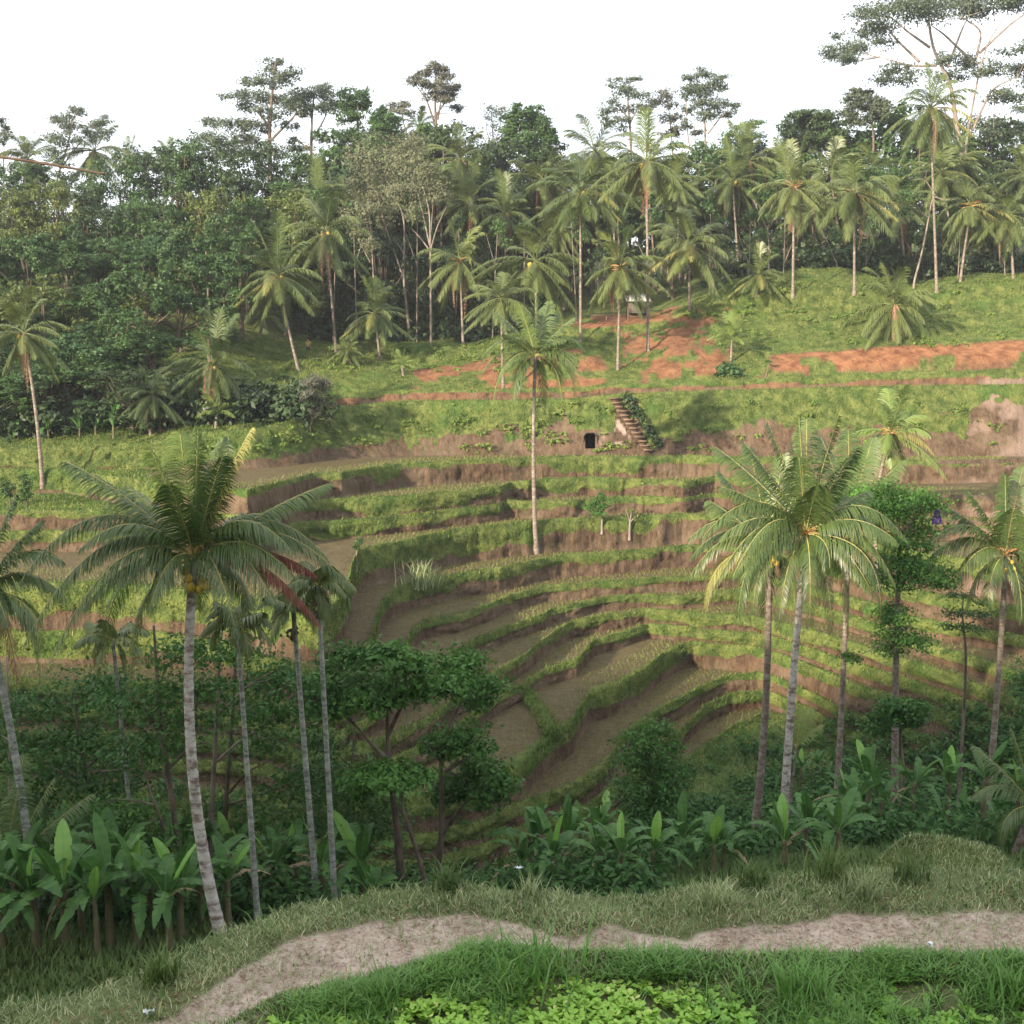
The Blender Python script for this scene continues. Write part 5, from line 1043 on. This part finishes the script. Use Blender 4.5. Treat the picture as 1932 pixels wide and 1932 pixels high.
def banana(label, base, Y, stem, leaf, group, n=7, young=1, dead=1, small=False, dark=False):
    p = gp(base[0], Y) if Y else hit(*base)
    if Y:
        a = at(base[0], base[1], Y)
        if abs(a[2] - p[2]) < 2.0: p = a; p[2] = min(a[2], gp(base[0], Y)[2] + .3)
    px = np.linalg.norm(p) / FP; H = stem * px * (1.25 if base[0] < 420 else 1.15); Ll = leaf * px * (1.2 if base[0] < 420 else 1.02); n = n + 1
    o = thing('banana_plant', label, 'banana plant', p, 0, 1, group)
    s_ = link('stem', stm[int(brng.integers(2))], o); s_.scale = (max(.9, 1.2 * Ll), max(.9, 1.2 * Ll), H)
    az0 = brng.uniform(0, 6.28)
    for k in range(n + dead):
        f = k / max(1, n - 1)
        if k >= n: vi = 6; mi = 2; ln = Ll * .7
        else:
            vi = [0, 1, 5, 2, 2, 3, 4, 4, 3][min(8, int(f * 6.5 + brng.random()))]; mi = 1 if (k < young) else 0; ln = Ll * brng.uniform(.82, 1.15) * (1 if k else .95)
        l = link('leaf', BL[vi][mi], o, loc=(0, 0, H * (.97 - .06 * (k >= n)))); l.rotation_euler = (brng.normal(0, .17), brng.normal(.05, .17), az0 + k * 2.4 + brng.normal(0, .25)); w_ = ln * brng.uniform(.9, 1.2)
        l.scale = (ln, w_, ln)
        m_ = link('midrib', BL[vi][3], l)
        if k >= n: l['label'] = 'withered brown leaf'
        elif mi == 1: l['label'] = 'pale young leaf'
LB = 'banana plants massed at the lower left'; MB_ = 'banana plants in the middle row below the ledge'; RB = 'banana plants on the right valley slope'; FB = 'banana plants along the dark wood'
for q, (u, v, Y, st, lf, yg) in enumerate([(-25,1812,22.5,105,110,0),(8,1815,22,95,100,1),(40,1812,23.5,110,105,0),(68,1812,22,90,110,1),(98,1814,24.5,130,110,0),(128,1815,22.2,95,115,1),(160,1812,23,110,95,0),(183,1810,21.8,80,80,1),(212,1808,22.5,105,110,0),(228,1806,24.5,125,105,0),(262,1808,22.5,90,105,1),(288,1805,23.8,110,95,0),(318,1800,22,80,95,1),(345,1795,23,85,100,1),(380,1790,24,100,95,0)]):
    banana('banana plant in the dense lower left bed, %s' % ORD[q], (u, v), Y, st, lf, LB, 7, yg, 1 if q % 3 == 0 else 0)
for q, (u, v, Y, st, lf, yg, lab) in enumerate([
 (432,1745,23.5,70,105,1,'banana plant close to the right of the big palm trunk'),(470,1735,25,60,80,0,'low dark banana plant under the palest young one'),(517,1705,26,62,90,1,'banana plant with two upright bright leaves right of the dark stemmed areca'),(552,1700,26.5,55,80,0,'banana plant tucked under the pair of slim areca stems'),
 (608,1690,25.5,75,105,1,'tall banana plant with big upright leaves between the areca stems'),(640,1675,27,60,95,0,'banana plant left of the clump near the leafy tree'),(682,1672,26,70,110,1,'banana plant with huge vertical leaves beside the ledge'),(705,1680,25,35,75,1,'short banana plant with a pale leaf at the rim of the ledge'),
 (985,1680,26.5,60,90,0,'banana plant with wide dark leaves at the start of the middle row'),(1005,1672,28,80,105,0,'tall banana plant standing behind the start of the middle row'),(1044,1680,26.5,62,105,1,'banana plant with a big flag leaf and a dead brown one'),(1070,1650,29,75,90,0,'banana plant behind the one with the big flag leaf'),
 (1130,1675,27,55,95,0,'banana plant with spreading pointed leaves in the middle row'),(1172,1690,25.5,65,95,1,'banana plant with one tall bright paddle leaf and a pale torn stem'),(1195,1680,26.5,52,70,0,'banana plant crowding the one with the tall paddle leaf'),(1232,1672,26,55,80,1,'banana plant with a symmetric pair of bright leaves'),(1285,1665,27,70,95,0,'banana plant right of the symmetric pair'),
 (1095,1580,34,65,70,0,'banana plant higher up the slope left of the glossy tree'),(1132,1590,34,72,75,1,'banana plant touching the glossy bushy tree'),(1345,1655,26,50,90,1,'banana plant with a single very upright ribbed leaf'),(1366,1650,26.5,45,80,0,'small banana plant right of the ribbed upright leaf')]):
    banana(lab, (u, v), Y, st, lf, MB_, 7, yg, 1 if q % 2 == 0 else 0)
for q, (u, v, Y, st, lf, yg, lab) in enumerate([
 (1478,1648,26,50,100,1,'banana plant at the foot of the white palm trunk with an orange tipped leaf'),(1520,1625,28,55,100,0,'dark banana plant just right of the white palm trunk'),(1578,1640,27,60,95,0,'banana plant with long dark arching leaves behind the tall grass'),(1595,1540,33,55,75,1,'banana plant in the clump left of the tiered tree, lower one'),
 (1612,1560,32,60,80,0,'banana plant in the clump left of the tiered tree, nearer one'),(1640,1520,34,70,85,1,'banana plant with a bright fan of leaves against the tiered tree trunk'),(1660,1565,32,50,70,0,'banana plant at the tiered tree trunk base'),(1722,1545,33,65,85,0,'banana plant just right of the tiered tree trunk'),(1790,1530,33.5,62,85,1,'banana plant in the gap between tiered tree and vine covered one'),
 (1855,1565,31,75,90,0,'banana plant with a vine covered stem above the mound'),(1915,1590,29,65,90,1,'banana plant at the right edge above the mound'),(1538,1440,39,45,55,0,'banana plant behind the white trunk, high on the slope'),(1580,1452,38,62,62,0,'banana plant beside a slim pale trunk on the slope'),(1478,1430,41,40,50,1,'banana plant near the leaning palm trunk, with a yellow leaf'),
 (1850,1415,40,55,60,0,'bluish banana plant left of the mottled palm'),(1925,1400,41,50,60,0,'banana plant behind the mottled palm at the edge'),(1530,1250,52,30,40,1,'small banana plant at the terrace end behind the palm trunks'),(1562,1248,52,32,38,0,'second small banana plant at the terrace end, with dry stems'),(1590,1250,52,34,34,0,'thin banana plant at the terrace end furthest to the right')]):
    banana(lab, (u, v), Y, st, lf, RB, 7, yg, 1 if q % 2 else 0)
for q, (u, v, Y, st, lf, lab) in enumerate([(485,776,None,22,34,'banana plant with a golden stem in the notch by the mound'),(35,846,83,22,28,'banana plant at the wood foot behind the lone left palm, left one'),(92,844,83,24,30,'banana plant at the wood foot right behind the lone left palm'),(152,842,83,24,28,'banana plant at the wood foot with a reddish shrub beside it'),(182,842,83.5,26,30,'banana plant at the wood foot with a flag shaped leaf'),(216,838,83,34,34,'tallest banana plant at the wood foot'),(312,800,86,26,30,'banana plant with a pale hanging leaf before the dark palms')]):
    banana(lab, (u, v), Y, st, lf, FB, 6, 0, 0)
for q, u in enumerate(np.linspace(-10, 560, 15)):
    banana('banana plant in the shaded second row at lower left, %s' % ORD[q], (float(u) + brng.uniform(-8, 8), 1700), 27 + brng.uniform(-1, 2), 80, 80, LB, 7, int(brng.random() < .3), 1)
# low palm fronds in the undergrowth
near_palm('stemless young palm fanning out at the lower left edge', (12,1640), (12,1650), 24.5, [(-30,-190,.1),(25,-185,.2),(80,-150,.1,'n',.6),(130,-110,.3,'n',.9),(-90,-120,.2),(60,-170,-.4),(0,-120,.6)], .10, .55, 40, 'palmbark_dark', 'young palms', name='young_palm', seed=61, rings=False, thick=.02, wd=.016)
near_palm('stemless young palm with dark fronds left of the big palm trunk', (225,1660), (225,1680), 25.5, [(60,-110,.1,'n',.9),(95,-70,.3,'n',1.2),(20,-130,.2),(-60,-100,.2),(-90,-50,.4,'n',1.2)], .08, .5, 34, 'palmbark_dark', 'young palms', name='young_palm', seed=62, rings=False, thick=.018, wd=.016)
near_palm('young palm leaning in at the right edge above the mound', (1950,1520), (1950,1590), 28, [(-40,-130,.1),(-90,-90,.3,'n',.9),(-95,-10,.2,'n',1.3),(-60,60,-.2,'n',1.5),(10,-140,.2)], .12, .6, 40, 'palmbark_dark', 'young palms', name='young_palm', seed=63, rings=False, thick=.02, wd=.018)
near_palm('small yellow green young palm between leaning trunk and white trunk', (1502,1410), (1502,1420), 40, [(10,-70,.1,'b'),(30,-65,.3,'b'),(-20,-60,.2,'b'),(45,-40,.1,'b'),(-40,-35,.3,'b')], .06, .5, 22, 'palmbark_dark', 'young palms', name='young_palm', seed=64, rings=False, thick=.02, wd=.025, seg=1)
# thicket that covers the shaded slopes
r = np.random.default_rng(88); g = G(); B = []
for q in range(760):
    u = r.uniform(-80, 2020); Y = r.uniform(24, 41) if u < 1250 else r.uniform(27, 50)
    if u < 1060 and Y > 38: Y = r.uniform(24, 38)
    p = gp(u, Y); s = r.uniform(.35, .9) * (1.3 if r.random() < .2 else 1); B.append((p[0], p[1], p[2] + s * .35, s, s, s * .75))
for q in range(110):
    u = r.uniform(-80, 980); Y = r.uniform(27, 44); p = gp(u, Y); s = r.uniform(.3, .95) * (1 if u < 640 else .7)
    B.append((p[0], p[1], p[2] + s * .5, s, s, s))
for q in range(160):
    u = r.uniform(1330, 2020); Y = r.uniform(38, 53); p = gp(u, Y); s = r.uniform(.4, 1.0); B.append((p[0], p[1], p[2] + s * .4, s, s, s * .8))
for q in range(170):
    u = r.uniform(1190, 2000); v = r.uniform(1340, 1560)
    if u < 1420 and v < 1400 + (1420 - u) * .35: continue
    p = hit(u, v); s = r.uniform(.3, .85)
    if p is not None and 24 < p[1] < 60: B.append((p[0], p[1], p[2] + s * .4, s, s, s * .8))
cloud(g, r, B, 190000, .125, elong=1.8, upb=.6, tbase=r.random(len(B)) * .25, nsub=12, sig=.4)
link('valley_thicket', g.me('valley_thicket', M['leaf_fresh']), label='dark leafy thicket covering the shaded valley slopes between the banana plants', cat='undergrowth', kind='stuff')
# scrub on the sunny banks and the edge of the wood
g = G(); B = []
for q in range(260):
    k = r.random()
    if k < .35: u = r.uniform(1230, 2000); v = r.uniform(520, 655)
    elif k < .65: u = r.uniform(560, 1060); v = r.uniform(655, 700)
    else: u = r.uniform(360, 1900); v = r.uniform(760, 850)
    p = hit(u, v)
    if p is None or p[1] > 125: continue
    s = r.uniform(.25, .7); B.append((*p, s * 1.3, s, s * .6))
cloud(g, r, B, 15000, .17, elong=1.6, upb=.5)
link('bank_scrub', g.me('bank_scrub', M['grass_far']), label='low weeds and creepers scattered over the sunlit banks', cat='weeds', kind='stuff')
g = G(); B = []
for q in range(300):
    u = r.uniform(-60, 2000); Y = r.uniform(117, 121) if u > 600 else r.uniform(83, 88)
    if 1050 < u < 1320: continue
    p = gp(u, Y); s = r.uniform(.8, 2.0); B.append((p[0], p[1], p[2] + s * .6, s * 1.2, s, s))
cloud(g, r, B, 42000, .3, elong=1.6, upb=.5)
link('wood_edge_undergrowth', g.me('wood_edge_undergrowth', M['leaf_dark']), label='dark undergrowth along the foot of the woods and behind the palm stems', cat='undergrowth', kind='stuff')
g = G(); B = []; r = np.random.default_rng(123)
for q in range(330):
    u = r.uniform(-1500, -190) if q % 3 else r.uniform(2120, 3300); Y = r.uniform(100, 190); p = gp(u, Y); s = r.uniform(2, 4.5); B.append((p[0], p[1], p[2] + r.uniform(.5, 7), s, s, s * .8))
cloud(g, r, B, 60000, .6, elong=1.5)
link('distant_wood', g.me('distant_wood', M['leaf_dark']), label='wood continuing along the ridge beyond the sides of the view', cat='wood', kind='stuff')
# ------------------------------------------------------------------ things people left on the hillside
M['stone'] = flat('worn_stone', (0.17, 0.115, 0.08), 0.95, .35, 3); M['roof'] = flat('grey_roof', (0.36, 0.36, 0.34), 0.7, .2, 3); M['wood'] = flat('old_wood', (0.15, 0.105, 0.075), 0.85, .35, 6)
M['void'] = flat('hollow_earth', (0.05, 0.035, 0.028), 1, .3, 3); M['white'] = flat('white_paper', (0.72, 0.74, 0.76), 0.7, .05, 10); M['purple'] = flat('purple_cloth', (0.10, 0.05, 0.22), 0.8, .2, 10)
M['skin'] = flat('skin', (0.30, 0.17, 0.11), 0.6, .05, 10); M['shirt'] = flat('yellow_shirt', (0.45, 0.33, 0.09), 0.9, .1, 10); M['trousers'] = flat('dark_trousers', (0.06, 0.055, 0.06), 0.9, .1, 10); M['hair'] = flat('dark_hair', (0.02, 0.015, 0.012), 0.8, .1, 10)
M['thatch'] = flat('shelter_screen', (0.10, 0.09, 0.075), 0.8, .3, 4)
T0, B0 = hit(1158, 752), hit(1222, 849); o = thing('earth_stairs', 'steep flight of earth steps cut into the grassy bank beside the hollow', 'stairs', B0)
ns = 13; M['riser'] = flat('shaded_riser_earth', (0.075, 0.05, 0.036), 0.95, .3, 5)  # riser earth coloured dark to stand for the shade under each step
for k in range(ns):
    t = k / (ns - 1); c = B0 + (T0 - B0) * t - B0; dz = (T0[2] - B0[2]) / (ns - 1); w3 = .35 + .06 * math.sin(k * 2.3); g = G(); rk = np.random.default_rng(k)
    v_, _, q_ = box_arr(c + (rk.normal(0, .03), -.02, .02), (w3, .36, .055), rk.normal(0, .06)); g.add(v_ + rk.normal(0, .015, v_.shape), None, q_); st = link('step', g.me('step', M['stone']), o)
    g = G(); v_, _, q_ = box_arr(c + (0, .12, -.25), (w3 - .03, .36, .24), 0); g.add(v_, None, q_); link('riser', g.me('riser', M['riser']), st)
g = G(); B = []
for k in range(16):
    t = (k + .5) / 16; c = B0 + (T0 - B0) * t; B.append((c[0] + .95, c[1] + .1, c[2] + .25, .42, .5, .42))
rr = np.random.default_rng(4); o2 = thing('bank_shade_creeper', 'strip of dark green creeper standing for the shaded bank right of the earth steps', 'creeper', B0 + np.array((.9, 0, 0))); cl = G(); cloud(cl, rr, np.array(B) - np.array((*(B0 + np.array((.9, 0, 0))), 0, 0, 0)), 2600, .16, elong=1.6); link('leaves', cl.me('leaves', M['leaf_dark']), o2)  # dark leaves put in for the shade of the uncarved right bank
# hollow in the wall of earth
hc = HOLE_C; o = thing('earth_hollow', 'small dark hollow dug into the pale earth wall left of the steps', 'hollow', hc)
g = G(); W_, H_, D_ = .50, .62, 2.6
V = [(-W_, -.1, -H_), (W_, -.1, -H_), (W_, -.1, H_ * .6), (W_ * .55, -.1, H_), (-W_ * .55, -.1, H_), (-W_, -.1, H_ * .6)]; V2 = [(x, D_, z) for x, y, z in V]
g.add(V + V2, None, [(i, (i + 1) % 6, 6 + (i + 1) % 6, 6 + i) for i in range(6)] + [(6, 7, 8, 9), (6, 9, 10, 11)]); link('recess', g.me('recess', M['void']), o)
# shelter and bench on the bare red ground
p = gp(1197, 110.5); p[2] = max(p[2], at(1197, 597, 110.5)[2] - .1); o = thing('open_shelter', 'small open shelter with a sloping grey roof on the bare red ground among the palms', 'shelter', p)
g = G(); w2 = 1.15
for k in range(12):
    x0, x1 = -w2 + k * 2 * w2 / 12, -w2 + (k + 1) * 2 * w2 / 12; xm = (x0 + x1) / 2
    for a, b, za, zb in ((x0, xm, 0, .05), (xm, x1, .05, 0)): g.add([(a, -1.0, 1.45 + za), (b, -1.0, 1.45 + zb), (b, .9, 2.1 + zb), (a, .9, 2.1 + za), (a, -1.0, 1.41 + za), (b, -1.0, 1.41 + zb), (b, .9, 2.06 + zb), (a, .9, 2.06 + za)], None, [(0, 1, 2, 3), (7, 6, 5, 4), (0, 4, 5, 1), (3, 2, 6, 7)])
link('roof', g.me('roof', M['roof']), o)
for x in (-.95, .95):
    for y, h in ((-.75, 1.5), (.7, 2.0)):
        g = G(); g.add(*tube_arr(np.array([(x, y, -.4), (x, y, h)]), .05, 6)); link('post', g.me('post', M['wood']), o)
g = G(); g.add(*box_arr((0, .66, .75), (.9, .03, .6))); g.add(*box_arr((0, 0, .45), (.9, .5, .04))); link('platform', g.me('platform', M['thatch']), o)
p = gp(1126, 110); p[2] = max(p[2], at(1126, 603, 110)[2] - .05); o = thing('wooden_bench', 'plain wooden bench on the red ground left of the shelter', 'bench', p); g = G(); g.add(*box_arr((0, 0, .46), (.85, .19, .035))); link('seat', g.me('seat', M['wood']), o)
for x in (-.7, .7):
    for y in (-.13, .13): g = G(); g.add(*box_arr((x, y, .17), (.04, .035, .26))); link('leg', g.me('leg', M['wood']), o)
# person at the edge of the wood
p = hit(588, 664); p = gp(589, p[1] + .6); print('PERSON', p); zt = at(589, 641, p[1])[2]; 
if zt - p[2] < 1.2: p[2] = zt - 1.55
o = thing('person', 'person in a yellowish shirt standing behind the grassy mound at the wood edge', 'person', p, -.3)
def skinned(name, verts, edges, radii, mat, parent):
    me = bpy.data.meshes.new(name); me.from_pydata(verts, edges, []); ob = link(name, me, parent); me.materials.append(M[mat])
    mod = ob.modifiers.new('skin', 'SKIN'); ob.modifiers.new('sub', 'SUBSURF').levels = 1; ob.modifiers['sub'].render_levels = 1
    for v, q in zip(me.skin_vertices[0].data, radii): v.radius = (q, q * .85)
    me.skin_vertices[0].data[0].use_root = True
    return ob
bv = [(0,0,.92),(0,0,1.15),(0,0,1.36),(0,0,1.47),(0,.0,1.60),(-.19,0,1.36),(-.25,-.02,1.10),(-.22,-.12,.88),(-.22,-.15,.80),(.19,0,1.36),(.26,-.02,1.10),(.23,-.10,.88),(.23,-.13,.80),(-.10,0,.88),(-.11,-.02,.48),(-.11,.02,.08),(-.11,-.1,.03),(.10,0,.88),(.11,-.02,.48),(.11,.02,.08),(.11,-.1,.03),(0,0,1.68)]
be = [(0,1),(1,2),(2,3),(3,4),(4,21),(2,5),(5,6),(6,7),(7,8),(2,9),(9,10),(10,11),(11,12),(0,13),(13,14),(14,15),(15,16),(0,17),(17,18),(18,19),(19,20)]
skinned('body', bv, be, [.13,.12,.13,.055,.10,.055,.042,.033,.03,.055,.042,.033,.03,.085,.058,.04,.035,.085,.058,.04,.035,.07], 'skin', o)
skinned('shirt', [(0,0,.90),(0,0,1.15),(0,0,1.34),(0,0,1.42),(-.19,0,1.36),(-.24,-.01,1.16),(.19,0,1.36),(.24,-.01,1.16)], [(0,1),(1,2),(2,3),(2,4),(4,5),(2,6),(6,7)], [.155,.145,.15,.07,.072,.06,.072,.06], 'shirt', o)
skinned('trousers', [(0,0,.95),(-.10,0,.86),(-.11,-.02,.48),(-.11,.02,.14),(.10,0,.86),(.11,-.02,.48),(.11,.02,.14)], [(0,1),(1,2),(2,3),(0,4),(4,5),(5,6)], [.14,.10,.073,.056,.10,.073,.056], 'trousers', o)
g = G(); g.add(*ico(np.array((0, .02, 1.665)), .105, 8, 10)); link('hair', g.me('hair', M['hair'], True), o)
# purple cloth on the tiered tree
q0 = at(1768, 975, 41); o = thing('hanging_cloth', 'small purple cloth hanging from the outer leaves of the tiered tree', 'cloth', q0)
g = G(); g.add([(-.10,0,.25),(.10,0,.25),(.16,.03,-.05),(.20,0,-.22),(.03,.05,-.30),(-.19,0,-.22),(-.14,.03,-.05),(-.10,.03,.25),(.10,.03,.25)], [(5,4,6),(2,4,3)], [(0,1,2,6),(6,2,4,4)][:1]); g.add([(-.14,.02,-.05),(.16,.02,-.05),(.03,.04,-.30)], [(0,1,2)]); g.add([(0,0,.25),(0,.02,.9),(.012,.0,.9),(.012,0,.25)], None, [(0,1,2,3)]); link('cloth', g.me('cloth', M['purple']), o)
# bamboo pole reaching in at the upper left, held by a post on the ledge outside the view
a, b = at(-300, 268, 13), at(199, 329, 13); o = thing('bamboo_pole', 'long thin bamboo pole reaching in from the left against the sky', 'pole', a)
g = G(); g.add(*tube_arr(bez(np.zeros(3), (b - a) * .5 + np.array((0, 0, .10)), b - a, 40), np.linspace(.02, .012, 40) * (1 + .15 * (np.arange(40) % 6 == 0)), 7)); link('pole', g.me('pole', M['wood'], True), o)
g = G(); g.add(*tube_arr(np.array([(0, 0, ground(a[0], a[1]) - a[2] - .3), (0, 0, .1)]), .06, 8)); link('post', g.me('post', M['wood'], True), o)
# litter and white lilies on the ledge
for (u, v, sx, lab, rz) in ((1755, 1789, .03, 'crumpled white paper at the lower edge of the footpath', .8), (281, 1917, .04, 'flat white scrap of paper lying in the grass at the lower left', .2)):
    p = hit(u, v); o = thing('paper_scrap', lab, 'litter', p + np.array((0, 0, .03)), rz); r_ = np.random.default_rng(int(u)); n = 6
    X, Y_ = np.meshgrid(np.linspace(-1, 1, n), np.linspace(-.5, .5, n)); Z_ = r_.normal(0, .012, (n, n)) + .3 * sx * (X ** 2); i = np.arange(n - 1)[:, None] * n; j = np.arange(n - 1)[None, :]
    g = G(); g.add(np.stack([X * sx, Y_ * sx * (1.6 if u > 1000 else .8), Z_], -1).reshape(-1, 3), None, np.stack([i + j, i + n + j, i + n + j + 1, i + j + 1], -1).reshape(-1, 4)); ob = link('paper', g.me('paper', M['white'], True), o); ob.rotation_euler = (1.0 if u > 1000 else .1, 0, 0)
for (u, v, lab) in ((945, 1676, 'white spider lily leaning left on the ledge rim'), (985, 1682, 'taller white spider lily on the ledge rim')):
    p = hit(u, v); o = thing('white_lily', lab, 'flower', p); h = .22 if u > 960 else .14; g = G(); g.add(*tube_arr(bez(np.array((0, 0, -.03)), np.array((0, 0, h * .6)), np.array((-.03, 0, h)), 6), .006, 5)); link('stem', g.me('stem', M['grass_lush']), o)
    r_ = np.random.default_rng(int(u))
    for k in range(6):
        az = k * 1.05; d = np.array((math.cos(az), math.sin(az) * .7, .3)); g = G(); c = np.array((-.03, 0, h)); s = np.array((-d[1], d[0], 0)) * .008; s = s * .6; g.add([c - s, c + s, c + d * .025 + s * 1.3 + (0, 0, .01), c + d * .025 - s * 1.3 + (0, 0, .01), c + d * .05], [(3, 2, 4)], [(0, 1, 2, 3)]); link('petal', g.me('petal', M['white']), o)
# tall tufts
def tuft(label, p, n, L0, w_, mat, lean=.45):
    global rng
    o = thing('grass_tuft', label, 'grass tuft', p); P = np.random.default_rng(int(abs(p[0] * 100))).normal(0, .12 * L0 / .4, (n, 3)) * (1, 1, 0)
    ob = blades('blades', P, L0, w_, M[mat], np.random.default_rng(3).random(n) * .8, lean, seg=2, kind=None); ob.parent = o
for (u, v, n, L0, w_, mat, lab) in ((790, 1108, 150, 1.6, .03, 'grass_dry', 'tall dry reed clump on the rim of a curved terrace'), (1000, 1694, 90, .20, .006, 'grass_dry', 'straw coloured tuft at the ledge rim by the lilies'), (845, 1676, 120, .24, .007, 'grass', 'green tuft at the ledge rim before the stacked tier tree'), (1350, 1712, 90, .26, .006, 'grass_dry', 'pale wispy tuft on the ledge below the symmetric banana plant'), (1625, 1690, 90, .26, .006, 'grass_dry', 'straw coloured tuft at the upper edge of the footpath'), (1560, 1655, 90, .36, .007, 'grass', 'tall green tuft at the ledge rim behind the dark banana plant'), (1720, 1660, 90, .32, .007, 'grass', 'tall green tuft in front of the mound'), (1420, 1668, 110, .24, .007, 'grass', 'green tuft on the rim left of the white palm trunk'), (1510, 1880, 120, .3, .008, 'grass_lush', 'tall dark green tuft below the footpath'), (998, 1845, 60, .5, .009, 'grass_lush', 'tall upright reed like tuft below the middle of the footpath'), (1900, 1880, 120, .3, .008, 'grass_lush', 'lush tuft near the right edge below the footpath'), (300, 1850, 120, .25, .008, 'grass', 'tuft at the left drop of the ledge'), (720, 1895, 140, .25, .008, 'grass_lush', 'lush tuft at the lower left end of the footpath')):
    p = hit(u, v)
    if p is not None: tuft(lab, p, n, L0, w_, mat)
# narrow grassy dyke across one tread
pts = [atz(u, v, -17.45) for u, v in ((984,1290),(990,1312),(1004,1330),(1022,1350),(1036,1378),(1042,1392))]; P = np.array(pts); P = np.stack([np.interp(np.linspace(0, 5, 30), range(6), P[:, c]) for c in range(3)], 1)
v_, t_, q_ = tube_arr(P, .34 + .08 * np.sin(np.arange(30) * 1.3), 10); me = mesh('earth_dyke', v_, [t_, q_], M['earth'], {'grass': np.ones(len(v_))}, True); link('earth_dyke', me, kind='structure')
PP = np.repeat(P, 60, 0) + rng.normal(0, .2, (30 * 60, 3)) * (1, 1, .3) + (0, 0, .25)
blades('dyke_grass', PP, .2, .03, M['grass_far'], rng.random(len(PP)) * .6, .7, label='short grass on the narrow dyke crossing a tread', cat='grass')

# ------------------------------------------------------------------ the hazy air of the valley
m = bpy.data.materials.new('haze'); m.use_nodes = True; t = m.node_tree; t.nodes.clear(); o_ = t.nodes.new('ShaderNodeOutputMaterial'); v_ = t.nodes.new('ShaderNodeVolumePrincipled')
v_.inputs['Color'].default_value = (0.86, 0.92, 1.0, 1); v_.inputs['Density'].default_value = 0.00027; v_.inputs['Anisotropy'].default_value = 0.0
t.links.new(v_.outputs[0], o_.inputs['Volume'])
g = G(); g.add(*box_arr((0, 85, 7), (900, 190, 34))); link('haze', g.me('haze', m), kind='stuff', label='thin bluish air haze over the valley', cat='haze')
